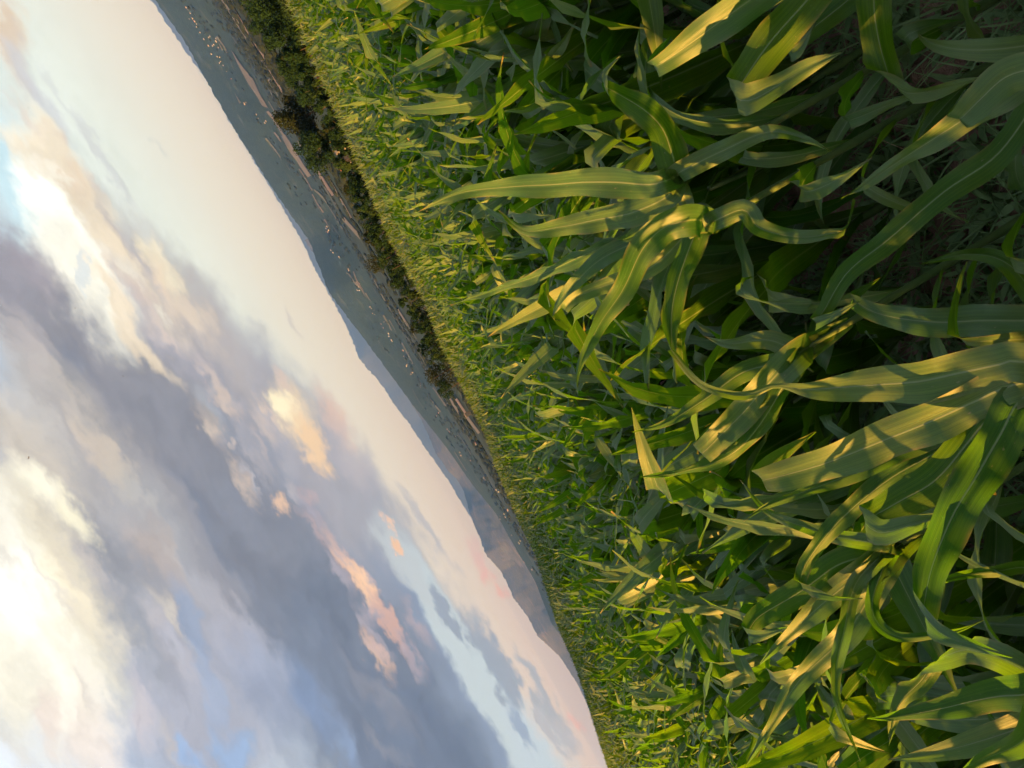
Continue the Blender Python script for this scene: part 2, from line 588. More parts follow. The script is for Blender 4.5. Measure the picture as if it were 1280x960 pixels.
def rand_leaf(rr, h0, phi, L, W, el0, arch, n=18, nu=7, fold=True):
    dh = Vector((math.cos(phi), math.sin(phi), 0))
    Z = Vector((0, 0, 1))
    P = Vector((0, 0, h0)) + dh * 0.006
    spine, side, nrm = [], [], []
    e = el0
    drift = rr.uniform(-0.5, 0.5)
    tw_total = rr.uniform(-0.9, 0.9)
    for i in range(n + 1):
        t = i / n
        e = el0 - arch * t ** 1.7
        ph = phi + drift * t * t
        d = Vector((math.cos(ph), math.sin(ph), 0))
        T = d * math.cos(e) + Z * math.sin(e)
        S0 = Vector((-math.sin(ph), math.cos(ph), 0))
        N0 = T.cross(S0)
        N0 = S0.cross(T) * -1 if N0.dot(Z) * (1 if math.cos(e) > 0 else -1) < 0 else N0
        N0 = (-d * math.sin(e) + Z * math.cos(e))
        tw = tw_total * t * t
        S = S0 * math.cos(tw) + N0 * math.sin(tw)
        N = N0 * math.cos(tw) - S0 * math.sin(tw)
        spine.append(P.copy()); side.append(S); nrm.append(N)
        P = P + T * (L / n)
    fl = None
    if fold and rr.random() < 0.62:
        fl = [(rr.uniform(0.50, 0.82), rr.uniform(-0.9, 0.9), rr.uniform(1.1, 2.35), rr.uniform(0.006, 0.02))]
    return blade(spine, side, nrm, W, rr, nu=nu, fold=fl, wave=rr.uniform(0.006, 0.014), vfold=rr.uniform(0.15, 0.4))


def tube(pts, rads, nseg=8):
    verts, faces, uvs = [], [], []
    n = len(pts)
    for i, p in enumerate(pts):
        T = (pts[min(n - 1, i + 1)] - pts[max(0, i - 1)]).normalized()
        A = T.orthogonal().normalized()
        B = T.cross(A)
        for j in range(nseg):
            a = 2 * PI * j / nseg
            verts.append(p + (A * math.cos(a) + B * math.sin(a)) * rads[i])
            uvs.append((j / nseg, i / n))
    for i in range(n - 1):
        for j in range(nseg):
            j2 = (j + 1) % nseg
            faces.append((i * nseg + j, i * nseg + j2, (i + 1) * nseg + j2, (i + 1) * nseg + j))
    faces.append(tuple((n - 1) * nseg + j for j in range(nseg)))
    return verts, faces, uvs


def stalk_geo(rr, hgt, lean):
    pts, rads = [], []
    for i in range(11):
        t = i / 10
        pts.append(Vector((lean[0] * t * t, lean[1] * t * t, -0.06 + (hgt + 0.06) * t)))
        rads.append((0.0135 - 0.0075 * t) * (1.14 if i % 2 == 0 else 0.96))
    return tube(pts, rads)


def plant_parts(seed, n=18, nu=7):
    """stalk + leaves of one young corn plant, in its own coordinates"""
    rr = random.Random(seed)
    hs = rr.uniform(0.52, 0.66)
    parts = [('stalk', stalk_geo(rr, hs, (rr.uniform(-.03, .03), rr.uniform(-.03, .03))), 1)]
    ph0 = rr.uniform(0, 2 * PI)
    nl = 10
    for i in range(nl):
        f = i / (nl - 1)
        h0 = 0.10 + (hs - 0.12) * f ** 0.9
        phi = ph0 + (i % 2) * PI + rr.uniform(-0.55, 0.55)
        L = 0.46 + 0.36 * math.sin(PI * (0.12 + 0.76 * f)) + rr.uniform(-0.08, 0.10)
        W = (0.055 + 0.034 * math.sin(PI * min(1, 0.15 + 0.8 * f))) * rr.uniform(0.85, 1.15)
        el0 = R(62 + 22 * f + rr.uniform(-7, 7))
        arch = R(rr.uniform(30, 105) * (1.15 - 0.65 * f))
        parts.append(('leaf', rand_leaf(rr, h0, phi, L * (0.8 if i == nl - 1 else 1), W, el0, arch, n, nu), 0))
    return parts


def lod_parts(seed):
    return plant_parts(seed, n=9, nu=3)


def join_parts(parts, name, mats):
    verts, faces, uvs, mi = [], [], [], []
    for nm, (v, f, u), m in parts:
        o = len(verts)
        verts += v; uvs += u
        faces += [tuple(i + o for i in q) for q in f]
        mi += [m] * len(f)
    me = mesh_from(name, verts, faces, uvs)
    for m in mats: me.materials.append(m)
    me.polygons.foreach_set('material_index', mi)
    return me


NVAR = 10
VAR = []
for s in range(NVAR):
    VAR.append([(nm, mesh_from('corn_' + nm, v, f, u), m) for nm, (v, f, u), m in plant_parts(100 + s)])
src = bpy.data.collections.new('corn_sources')
src_far = bpy.data.collections.new('corn_sources_far')
for s in range(NVAR):
    o = bpy.data.objects.new('corn_src_%02d' % s, join_parts(plant_parts(100 + s), 'corn_whole', [M_LEAF, M_STALK])); src.objects.link(o)
    o = bpy.data.objects.new('corn_far_%02d' % s, join_parts(lod_parts(100 + s), 'corn_whole_low', [M_LEAF_SHADED, M_STALK])); src_far.objects.link(o)

# ---- hero plants: blades measured off the photograph, each at its own distance
# pts up to the crease, tip pts after it; d0,d1 distance; w px width; side u(pper)/l(ower) face to us; roll
HERO = {
    'p1': dict(whorl=(1345, 482), d=1.50, label='front corn plant whose wide blade lies sunlit straight across the lower right', leaves=[
        dict(p=[(1275, 452), (1249, 456), (1192, 468), (1149, 477), (1099, 481), (1055, 484), (1010, 487), (968, 483), (936, 494), (905, 491), (870, 476), (838, 437)], d=(1.48, 1.62), w=56, side='u', roll=12, prof='a'),
        dict(p=[(1272, 480), (1217, 503), (1161, 528), (1099, 553), (1036, 578), (985, 593), (948, 602)], t=[(968, 572), (1012, 532)], d=(1.50, 1.62), w=54, side='u', roll=14, prof='blunt'),
        dict(p=[(1275, 490), (1200, 528), (1130, 560), (1080, 586), (1030, 606), (960, 632), (930, 652)], d=(1.55, 1.75), w=34, side='l', roll=-10),
        dict(p=[(1282, 495), (1250, 545), (1220, 597), (1191, 645), (1165, 710), (1154, 765)], t=[(1190, 782), (1230, 780), (1268, 775)], d=(1.50, 1.42), w=56, side='l', roll=-15, prof='mid'),
        dict(p=[(1270, 492), (1225, 535), (1172, 598), (1124, 627), (1080, 652)], t=[(1110, 660), (1150, 640), (1200, 615)], d=(1.52, 1.58), w=50, side='l', roll=-10, prof='blunt'),
        dict(p=[(1275, 500), (1180, 560), (1110, 600), (1050, 650), (1010, 700), (1000, 726)], t=[(1030, 728), (1075, 716)], d=(1.6, 1.85), w=30, side='l', roll=10, prof='blunt'),
    ]),
    'p2': dict(whorl=(1310, 866), d=1.55, label='front corn plant with a broad level blade in the lower right corner of the field', leaves=[
        dict(p=[(1290, 866), (1250, 870), (1217, 876), (1165, 888), (1110, 897), (1085, 897)], d=(1.5, 1.6), w=45, side='l', roll=10),
        dict(p=[(1300, 850), (1250, 822), (1210, 812), (1180, 820)], t=[(1150, 856), (1112, 889), (1085, 945)], d=(1.55, 1.7), w=34, side='u', roll=0, prof='mid'),
        dict(p=[(1305, 880), (1280, 925), (1230, 950), (1190, 975)], d=(1.5, 1.45), w=44, side='u', roll=10),
        dict(p=[(1300, 720), (1240, 715), (1191, 722), (1165, 735), (1150, 760)], d=(1.6, 1.55), w=20, side='l', roll=0, prof='mid'),
    ]),
    'p3': dict(whorl=(1105, -62), d=1.75, label='corn plant above the bare red soil with a pale folded blade tip', leaves=[
        dict(p=[(1075, -62), (1035, -30), (1005, 5), (965, 50), (935, 92), (918, 120)], t=[(950, 127), (1010, 100), (1055, 85)], d=(1.72, 1.62), w=52, side='l', roll=-12, prof='blunt'),
        dict(p=[(1100, -50), (1092, 0), (1098, 50), (1112, 100)], t=[(1145, 107), (1190, 85), (1224, 62)], d=(1.75, 1.85), w=40, side='l', roll=12, prof='mid'),
        dict(p=[(1070, -70), (1010, -50), (945, -5), (880, 42), (838, 72), (816, 86)], t=[(830, 66), (850, 50)], d=(1.75, 1.72), w=50, side='u', roll=12, prof='blunt'),
        dict(p=[(1110, -45), (1060, 0), (1010, 40), (985, 62)], t=[(1000, 68), (1030, 40)], d=(1.95, 2.0), w=36, side='l', roll=0, prof='blunt'),
    ]),
    'p4': dict(whorl=(1300, 95), d=1.62, label='corn plant with a long bluish blade over the bare red soil', leaves=[
        dict(p=[(1300, 85), (1270, 105), (1235, 130), (1192, 158), (1124, 202), (1080, 232), (1052, 248)], d=(1.55, 1.7), w=40, side='u', roll=18),
        dict(p=[(1310, 90), (1285, 88), (1255, 98), (1225, 125), (1200, 150)], t=[(1215, 120), (1245, 95)], d=(1.5, 1.52), w=48, side='u', roll=12, prof='blunt'),
        dict(p=[(1310, 100), (1250, 190), (1180, 240), (1110, 300), (1060, 340), (1030, 388), (1015, 408)], t=[(1040, 392), (1070, 368)], d=(1.7, 1.8), w=34, side='l', roll=-10, prof='blunt'),
    ]),
    'p5': dict(whorl=(1330, 400), d=1.70, label='corn plant with one wavy edged blade lying level and dark', leaves=[
        dict(p=[(1310, 400), (1280, 401), (1224, 401), (1177, 403), (1130, 399), (1092, 390), (1064, 374)], t=[(1085, 362), (1102, 352)], d=(1.70, 1.80), w=42, side='u', roll=8, prof='mid'),
        dict(p=[(1310, 385), (1260, 330), (1210, 318), (1150, 330)], d=(1.8, 2.0), w=30, side='l', roll=0),
    ]),
    'p6': dict(whorl=(840, 225), d=2.0, label='corn plant with a long straight dark blade pointing back over the field', leaves=[
        dict(p=[(832, 226), (811, 231), (770, 228), (730, 228), (690, 231), (636, 234), (574, 242), (520, 266)], d=(1.95, 2.15), w=40, side='u', roll=12),
        dict(p=[(835, 245), (790, 266), (745, 275), (700, 284), (655, 288), (622, 262)], d=(2.0, 2.2), w=38, side='u', roll=8),
        dict(p=[(838, 262), (790, 298), (740, 315), (680, 342), (622, 362), (556, 384)], d=(2.1, 2.5), w=26, side='u', roll=30),
        dict(p=[(845, 210), (830, 165), (808, 140), (780, 122), (755, 108)], t=[(762, 92), (785, 78)], d=(1.95, 2.0), w=44, side='l', roll=-15, prof='mid'),
        dict(p=[(848, 230), (860, 262), (850, 290)], d=(2.0, 2.05), w=26, side='u', roll=0),
        dict(p=[(850, 215), (900, 190), (960, 165), (1010, 175), (1040, 190)], d=(1.95, 1.85), w=30, side='u', roll=0),
    ]),
    'p7': dict(whorl=(880, 285), d=1.95, label='corn plant with a golden translucent drooping blade beside a pale one', leaves=[
        dict(p=[(878, 282), (866, 300), (848, 352), (840, 392), (840, 430)], t=[(858, 470), (862, 476)], d=(1.95, 1.9), w=38, side='l', roll=-20),
        dict(p=[(865, 275), (830, 285), (803, 312), (779, 362), (750, 405), (726, 455), (721, 486)], d=(1.85, 1.75), w=46, side='u', roll=10),
        dict(p=[(870, 270), (800, 300), (748, 326), (712, 362), (690, 392)], t=[(694, 402), (700, 404)], d=(2.1, 2.3), w=30, side='u', roll=-10, prof='blunt'),
        dict(p=[(895, 275), (930, 262), (950, 285), (1000, 296), (1050, 290)], t=[(1060, 270), (1070, 240)], d=(1.85, 1.8), w=30, side='u', roll=8),
        dict(p=[(872, 278), (820, 330), (770, 352), (720, 372), (702, 392)], t=[(720, 380), (738, 364)], d=(2.1, 2.2), w=26, side='u', roll=0, prof='blunt'),
    ]),
    'p8': dict(whorl=(1000, 440), d=1.95, label='corn plant in the dark gap with blades fanning towards the far field', leaves=[
        dict(p=[(995, 445), (960, 480), (930, 515), (900, 545), (876, 568)], t=[(900, 532), (936, 488)], d=(1.9, 1.95), w=42, side='u', roll=6, prof='blunt'),
        dict(p=[(1000, 440), (960, 425), (910, 430), (880, 420)], d=(2.0, 2.1), w=30, side='u', roll=0),
        dict(p=[(990, 450), (930, 465), (880, 500), (830, 530), (790, 540)], d=(2.0, 2.2), w=30, side='l', roll=0),
        dict(p=[(995, 455), (950, 530), (910, 570), (850, 590), (800, 596)], d=(1.9, 2.0), w=30, side='l', roll=20),
    ]),
    'p9': dict(whorl=(1110, 690), d=1.9, label='corn plant with a thin drooping ribbon blade and crowded green blades', leaves=[
        dict(p=[(1105, 692), (1070, 730), (1055, 790), (1045, 840), (1049, 885), (1075, 952)], d=(1.85, 1.8), w=22, side='u', roll=10),
        dict(p=[(1108, 690), (1050, 705), (1000, 740), (950, 770), (935, 790)], t=[(960, 785), (990, 770)], d=(1.85, 1.9), w=40, side='l', roll=0, prof='blunt'),
        dict(p=[(1110, 695), (1040, 745), (980, 800), (950, 830)], d=(1.85, 1.9), w=42, side='u', roll=10),
        dict(p=[(1108, 680), (1050, 672), (1010, 660), (960, 640), (925, 600)], d=(1.8, 1.9), w=22, side='u', roll=0),
        dict(p=[(1112, 700), (1060, 790), (1000, 850), (965, 905), (930, 960)], d=(1.9, 2.0), w=36, side='u', roll=10),
        dict(p=[(1110, 698), (1090, 760), (1120, 795), (1190, 790), (1230, 775)], d=(1.85, 1.8), w=20, side='l', roll=0),
    ]),
}


def prof_blunt(t):
    return 0.34 + 0.66 * math.sin(t / 0.3 * PI / 2) if t < 0.3 else max(0.03, 1 - ((t - 0.3) / 0.7) ** 3.2)


def prof_a(t):
    if t < 0.12: return 0.55 + 0.1 * t / 0.12
    if t < 0.38: return 0.65 + 0.35 * math.sin((t - 0.12) / 0.26 * PI / 2)
    if t < 0.70: return 1 - 0.88 * ((t - 0.38) / 0.32) ** 1.7
    return max(0.02, 0.12 + 0.1 * math.sin((t - 0.70) / 0.3 * PI))


PROFS = {'blunt': prof_blunt, 'a': prof_a, 'mid': lambda t: width_profile(t)}


def hero_width(t):
    if t < 0.34: return 0.30 + 0.70 * math.sin(t / 0.34 * PI / 2)
    return max(0.02, 1 - ((t - 0.34) / 0.66) ** 1.75)


PROFS['mid'] = lambda t: 0.34 + 0.66 * math.sin(t / 0.3 * PI / 2) if t < 0.3 else max(0.02, 1 - ((t - 0.3) / 0.7) ** 2.2)


def hero_leaf(spec, rr, stalk_pts):
    pts = list(spec['p'])
    npre = len(pts)
    crease = None
    if 't' in spec:
        tips = spec['t']
        cx, cy = pts[-1]
        ix, iy = cx - pts[-2][0], cy - pts[-2][1]
        ox, oy = tips[0][0] - cx, tips[0][1] - cy
        li, lo = math.hypot(ix, iy), math.hypot(ox, oy)
        bx, by = ix / li + ox / lo, iy / li + oy / lo
        bl = math.hypot(bx, by)
        if bl < 0.25: bx, by, bl = -iy / li, ix / li, 1
        bx, by = bx / bl, by / bl
        for (x, y) in tips:                       # unfold the tip about the crease line
            q = ((x - cx) * bx + (y - cy) * by)
            pts.append((cx + 2 * q * bx - (x - cx), cy + 2 * q * by - (y - cy)))
        crease = (cx, cy, bx, by)
    seg = [0.0]
    for i in range(1, len(pts)):
        seg.append(seg[-1] + math.hypot(pts[i][0] - pts[i - 1][0], pts[i][1] - pts[i - 1][1]))
    d0, d1 = spec['d']
    W3 = [at(p[0], p[1], d0 + (d1 - d0) * s / seg[-1]) for p, s in zip(pts, seg)]
    while len(W3) > 3 and (W3[0] - stalk_pts[1]).length < 0.035: 
        W3.pop(0); npre -= 1
    W3 = stalk_pts + W3
    npre += len(stalk_pts)
    seg = [0.0]
    for i in range(1, len(W3)):
        seg.append(seg[-1] + (W3[i] - W3[i - 1]).length)
    n = 46
    spine, L = resample(W3, n)
    side, nrm = [], []
    sgn = 1 if spec['side'] == 'u' else -1
    roll = R(spec.get('roll', 0))
    prevS = None
    for i in range(n + 1):
        T = (spine[min(n, i + 1)] - spine[max(0, i - 1)]).normalized()
        V = (CAM - spine[i]).normalized()
        S = T.cross(V).normalized()
        N = S.cross(T).normalized()
        if N.dot(V) < 0: N = -N
        rr_ = roll
        S2 = S * math.cos(rr_) + N * math.sin(rr_)
        N2 = N * math.cos(rr_) - S * math.sin(rr_)
        N2 = N2 * sgn
        if prevS is not None and S2.dot(prevS) < 0: S2 = -S2
        side.append(S2); nrm.append(N2); prevS = S2
    fold = None
    if crease:
        fr = seg[npre - 1] / seg[-1]
        i0 = min(n - 1, int(fr * n))
        T = (spine[i0 + 1] - spine[i0 - 1]).normalized()
        a = XC * crease[2] - YC * crease[3]
        ang = math.atan2(a.dot(T), a.dot(side[i0]))
        fold = [(fr, ang, spec.get('theta', 2.75), 0.006)]
    W = 0.88 * spec['w'] * 0.5 * (d0 + d1) / FPX
    return blade(spine, side, nrm, W, rr, nu=9, fold=fold, wave=0.013, vfold=0.22, profile=PROFS.get(spec.get('prof'), hero_width))


n_hero = 0
hero_xy = []
for key, hp in HERO.items():
    rr = random.Random(hash(key) % 1000 if False else sum(map(ord, key)) * 7)
    wp = at(hp['whorl'][0], hp['whorl'][1], hp['d'])
    g = Hxy(wp.x, wp.y)
    base = Vector((wp.x, wp.y, g))
    hero_xy.append((wp.x, wp.y))
    root = empty('corn_plant', base)
    tag(root, hp['label'], 'corn plant', 'corn plants at the near edge of the field')
    hgt = wp.z - g
    v, f, u = stalk_geo(rr, hgt + 0.04, (0, 0))
    obj('stalk', mesh_from('stalk', v, f, u), M_STALK, root)
    for spec in hp['leaves']:
        lowv = Vector((0, 0, -rr.uniform(0.05, 0.16)))
        v, f, u = hero_leaf(spec, rr, [wp + lowv, wp + lowv * 0.3])
        # a sheath joins the blade to the stalk: extend with a short first span from the stalk
        obj('leaf', mesh_from('leaf', [q - base for q in v], f, u), M_LEAF, root)
    for i in range(6):                            # lower blades hidden in the shade
        ph = rr.uniform(0, 6.28)
        v, f, u = rand_leaf(rr, hgt * (0.16 + 0.11 * i), ph, rr.uniform(0.35, 0.55), rr.uniform(0.035, 0.055), R(rr.uniform(50, 72)), R(rr.uniform(60, 110)))
        obj('leaf', mesh_from('leaf', v, f, u), M_LEAF, root)
    n_hero += 1

# ---- the rest of the field
ROW = R(-24)                                   # rows run mostly across the view
rd = Vector((math.cos(ROW), math.sin(ROW), 0))
rn = Vector((-math.sin(ROW), math.cos(ROW), 0))
cand = []
row_sp, pl_sp = 0.68, 0.165
far_pts = []
for ir in range(-30, 230):
    for ip in range(-700, 700):
        off = ir * row_sp + 0.30
        # cheap reject
        x = rn.x * off + rd.x * ip * pl_sp
        y = rn.y * off + rd.y * ip * pl_sp
        d = math.hypot(x, y)
        if d > 150 or d < 0.9: continue
        if y < -9: continue
        az = math.atan2(x, y)
        if abs(az) > 0.80 and d > 9: continue
        x += rng.uniform(-0.05, 0.05); y += rng.uniform(-0.05, 0.05)
        d = math.hypot(x, y)
        az = math.atan2(x, y)
        D, el = edge_at(az)
        if d > D: continue
        # a thinner stand with distance, bigger plants far off keep it closed
        if d > 45 and rng.random() < 0.35: continue
        if rng.random() < 0.06: continue
        cand.append((d, x, y))
cand.sort()
near_n = 300 - n_hero
picked = 0
pts_near, pts_far = [], []


def in_frame(x, y):
    z = Hxy(x, y)
    for h in (0.2, 0.9):
        p = project(Vector((x, y, z + h)))
        if p and -40 < p[0] < 1320 and -40 < p[1] < 1000: return True
    return False


def clear_of_hero(x, y):
    """the open weedy gap between the first row and the stand behind"""
    d = math.hypot(x, y)
    p = project(Vector((x, y, Hxy(x, y) + 0.45)))
    if p and p[1] < 430 and (d < 2.05 or (p[0] > 890 and d < 2.9 and (x * 37.1 + y * 51.7) % 1 < 0.25)): return False
    if p and p[1] >= 430 and (d < 1.85 or (p[0] > 1000 and p[1] < 720 and d < 2.2)): return False
    return all((x - a) ** 2 + (y - b) ** 2 > 0.16 ** 2 for a, b in hero_xy)


def add_plant(x, y, var, rot, sc):
    z = Hxy(x, y)
    root = empty('corn_plant', (x, y, z))
    root.rotation_euler = (rng.uniform(-.06, .06), rng.uniform(-.06, .06), rot)
    root.scale = (sc, sc, sc)
    tag(root, 'green corn plant with arching strap blades, one of many alike crowded in the front rows', 'corn plant', 'corn plants crowded in the front rows')
    for nm, me, m in VAR[var]:
        obj(nm, me, M_STALK if m else M_LEAF, root)


for d, x, y in cand:
    in_f = in_frame(x, y)
    if d < 6 and not clear_of_hero(x, y): 
        if in_f or d < 1.0 or (d < 2.2 and abs(math.atan2(x, y)) < 1.15): continue
    rot = rng.uniform(0, 2 * PI)
    sc = rng.uniform(0.96, 1.26)
    var = rng.randrange(NVAR)
    if picked < near_n and in_f:
        add_plant(x, y, var, rot, sc)
        picked += 1
    elif d < (17 if x < -2 else 22):
        pts_near.append((x, y, Hxy(x, y), rot, sc, var))
    else:
        pts_far.append((x, y, Hxy(x, y), rot, sc * 1.04, var))


def instancer(name, pts, coll, label):
    me = bpy.data.meshes.new(name)
    me.from_pydata([p[:3] for p in pts], [], [])
    for an, ty, vals in (('rotz', 'FLOAT', [p[3] for p in pts]), ('psc', 'FLOAT', [p[4] for p in pts]), ('pvar', 'INT', [p[5] for p in pts])):
        at_ = me.attributes.new(an, ty, 'POINT')
        at_.data.foreach_set('value', vals)
    o = bpy.data.objects.new(name, me)
    COL.objects.link(o)
    tag(o, label, 'corn field', kind='stuff')
    ng = bpy.data.node_groups.new(name, 'GeometryNodeTree')
    ng.interface.new_socket('Geometry', in_out='INPUT', socket_type='NodeSocketGeometry')
    ng.interface.new_socket('Geometry', in_out='OUTPUT', socket_type='NodeSocketGeometry')
    N = ng.nodes
    gi, go = N.new('NodeGroupInput'), N.new('NodeGroupOutput')
    ci = N.new('GeometryNodeCollectionInfo')
    ci.inputs['Collection'].default_value = coll
    ci.inputs['Separate Children'].default_value = True
    ci.inputs['Reset Children'].default_value = True
    iop = N.new('GeometryNodeInstanceOnPoints')

    def attr(nm, ty):
        a = N.new('GeometryNodeInputNamedAttribute'); a.data_type = ty; a.inputs['Name'].default_value = nm
        return a.outputs['Attribute']
    cx = N.new('ShaderNodeCombineXYZ')
    e2r = N.new('FunctionNodeEulerToRotation')
    lk = ng.links.new
    lk(gi.outputs[0], iop.inputs['Points'])
    lk(ci.outputs[0], iop.inputs['Instance'])
    iop.inputs['Pick Instance'].default_value = True
    lk(attr('pvar', 'INT'), iop.inputs['Instance Index'])
    lk(attr('rotz', 'FLOAT'), cx.inputs[2])
    lk(cx.outputs[0], e2r.inputs[0])
    lk(e2r.outputs[0], iop.inputs['Rotation'])
    lk(attr('psc', 'FLOAT'), iop.inputs['Scale'])
    lk(iop.outputs[0], go.inputs[0])
    md = o.modifiers.new('field', 'NODES')
    md.node_group = ng
    return o


instancer('corn_field', pts_near, src, 'dense green corn standing behind the front rows')
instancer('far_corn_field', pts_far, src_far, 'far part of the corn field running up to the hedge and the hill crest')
print('corn: near individuals', picked, 'instanced', len(pts_near), len(pts_far))


# ---- weeds between the rows
def build_weeds():
    rr = random.Random(21)
    verts, faces, uvs = [], [], []

    def add(v, f, u):
        o = len(verts)
        verts.extend(v); uvs.extend(u); faces.extend(tuple(i + o for i in q) for q in f)
    for _ in range(15000):
        d = math.sqrt(rr.uniform(1.0, 42))
        az = rr.uniform(-0.8, 0.8)
        x, y = d * math.sin(az), d * math.cos(az)
        if fbm(x * 2.1, y * 2.1, 4) < (-0.9 if az < 0.1 else -0.3): continue
        z = Hxy(x, y) - 0.01
        kind = rr.random()
        nb = rr.randint(3, 6)
        for b in range(nb):
            phi = rr.uniform(0, 6.28)
            if kind < 0.6:
                L, W, e0, ar = rr.uniform(0.06, 0.22) * (1.8 if kind < 0.12 else 1), rr.uniform(0.003, 0.009), R(rr.uniform(50, 85)), R(rr.uniform(30, 110))
            else:
                L, W, e0, ar = rr.uniform(0.04, 0.10), rr.uniform(0.015, 0.03), R(rr.uniform(15, 60)), R(rr.uniform(20, 60))
            n = 4
            P = Vector((x + rr.uniform(-.02, .02), y + rr.uniform(-.02, .02), z + (rr.uniform(0, 0.08) if kind >= 0.6 else 0)))
            dv = Vector((math.cos(phi), math.sin(phi), 0))
            S = Vector((-math.sin(phi), math.cos(phi), 0))
            vv, uu = [], []
            for i in range(n + 1):
                t = i / n
                e = e0 - ar * t
                w = W * (math.sin(PI * (0.15 + 0.8 * t)) if kind >= 0.6 else (1 - t * t) + 0.05)
                vv += [P - S * w / 2, P + S * w / 2]
                uu += [(0, t), (1, t)]
                P = P + (dv * math.cos(e) + Vector((0, 0, math.sin(e)))) * (L / n)
            add(vv, [(2 * i, 2 * i + 1, 2 * i + 3, 2 * i + 2) for i in range(n)], uu)
    tag(obj('weeds', mesh_from('weeds', verts, faces, uvs), M_WEED), 'low grassy weeds between the corn rows', 'weeds', kind='stuff')
    # dry stems and litter
    verts2, faces2 = [], []
    for _ in range(60):
        d = math.sqrt(rr.uniform(1.5, 22)); az = rr.uniform(-0.75, 0.75)
        x, y = d * math.sin(az), d * math.cos(az)
        z = Hxy(x, y)
        phi = rr.uniform(0, 6.28); L = rr.uniform(0.06, 0.25); up = rr.uniform(-0.1, 0.9)
        p0 = Vector((x, y, z)); p1 = p0 + Vector((math.cos(phi), math.sin(phi), up)).normalized() * L * 0.5
        p2 = p1 + Vector((math.cos(phi + .5), math.sin(phi + .5), up - 0.5)).normalized() * L * 0.5
        v, f, u = tube([p0, p1, p2], [0.0018, 0.0015, 0.0006], 5)
        o = len(verts2); verts2 += v; faces2 += [tuple(i + o for i in q) for q in f]
    tag(obj('dry_litter', mesh_from('dry_litter', verts2, faces2), M_DRY), 'dry stems lying among the weeds', 'plant litter', kind='stuff')


build_weeds()


# ------------------------------------------------------------------ trees and hedge
def crown_mesh(rx, ry, rz, ncl, nleaf, ls, seed):
    rr = random.Random(seed)
    verts, faces = [], []
    cl = []
    for _ in range(ncl):
        while True:
            p = Vector((rr.uniform(-1, 1), rr.uniform(-1, 1), rr.uniform(-1, 1)))
            if 0.25 < p.length < 0.95: break
        cl.append((p, rr.uniform(0.22, 0.42)))
    for _ in range(nleaf):
        c, r = rr.choice(cl)
        q = Vector((rr.gauss(0, 1), rr.gauss(0, 1), rr.gauss(0, 1))).normalized() * r * rr.uniform(0.55, 1.05)
        p = c + q
        P = Vector((p.x * rx, p.y * ry, p.z * rz))
        nrm = (q.normalized() + Vector((rr.gauss(0, .5), rr.gauss(0, .5), rr.gauss(0, .5)))).normalized()
        A = nrm.orthogonal().normalized()
        A = (A * math.cos(s := rr.uniform(0, 6.28)) + nrm.cross(A) * math.sin(s))
        B = nrm.cross(A)
        l = ls * rr.uniform(0.6, 1.4)
        o = len(verts)
        verts += [P - A * l, P - B * l * 0.55, P + A * l, P + B * l * 0.55]
        faces.append((o, o + 1, o + 2, o + 3))
    return mesh_from('crown', verts, faces, smooth=False)


def tree(name, px, py, d, rpx, rpy, mat, label, cat, group, seed, ncl=34, nleaf=7000):
    """crown centre seen at px,py, d metres off; rpx/rpy crown half sizes (along the horizon / upwards) in px"""
    c = at(px, py, d)
    g = Hxy(c.x, c.y)
    rx, rz = rpx * d / FPX, rpy * d / FPX
    if c.z - rz * 0.6 < g:
        g = c.z - rz * 0.8
    root = empty(name, (c.x, c.y, g))
    tag(root, label, cat, group)
    me = crown_mesh(rx, rx * 0.9, rz, ncl, nleaf, max(0.07, min(0.24, rx * 0.048)), seed)
    o = obj('crown', me, mat, root)
    o.location = (0, 0, c.z - g)
    rr = random.Random(seed)
    hz = c.z - g
    tr = max(0.05, rx * 0.05)
    v, f, u = tube([Vector((0, 0, -0.4)), Vector((rr.uniform(-.1, .1), 0, hz * 0.5)), Vector((rr.uniform(-.2, .2), rr.uniform(-.2, .2), hz + rz * 0.5))], [tr * 1.5, tr, tr * 0.3])
    for b in range(4):
        a = b * 1.6 + rr.uniform(0, 1)
        s = Vector((0, 0, hz * 0.55 + b * 0.1 * hz))
        e = s + Vector((math.cos(a) * rx * 0.65, math.sin(a) * rx * 0.65, rz * 0.5))
        vv, ff, uu = tube([s, s.lerp(e, 0.5) + Vector((0, 0, 0.1 * rz)), e], [tr * 0.6, tr * 0.4, tr * 0.12], 6)
        o2 = len(v); v += vv; f += [tuple(i + o2 for i in q) for q in ff]
    obj('trunk', mesh_from('trunk', v, f), M_TRUNK, root)


TG = 'trees beyond the corn field'
tree('tree', 338, -8, 105, 34, 28, M_TREE_DARK, 'big dark tree mass at the top edge of the photo beyond the corn', 'tree', TG, 31)
tree('tree', 336, 32, 120, 26, 20, M_TREE_DARK, 'dark round tree beside the big tree mass, facing pale stubble strips', 'tree', TG, 32)
tree('tree', 358, 46, 95, 24, 16, M_TREE_DARK, 'dark spreading tree just past the corn edge below the double stubble strip', 'tree', TG, 33)
tree('tree', 366, 82, 110, 20, 15, M_TREE_DARK, 'low dark tree standing where the red stubble strip ends', 'tree', TG, 34)
tree('tree', 366, 10, 62, 24, 12, M_TREE_YELLOW, 'olive green bush touching the corn edge by the dark tree mass', 'bush', TG, 35)
tree('tree', 372, 150, 170, 27, 24, M_TREE_BROWN, 'tall brownish tree crown rising highest above the hedge', 'tree', TG, 36)
tree('tree', 396, 186, 165, 26, 22, M_TREE_DARK, 'dark green round tree beside the red roofed house', 'tree', TG, 37)
tree('tree', 378, 108, 150, 22, 14, M_TREE_DARK, 'dark tree low between brownish tree and the tree mass', 'tree', TG, 38)
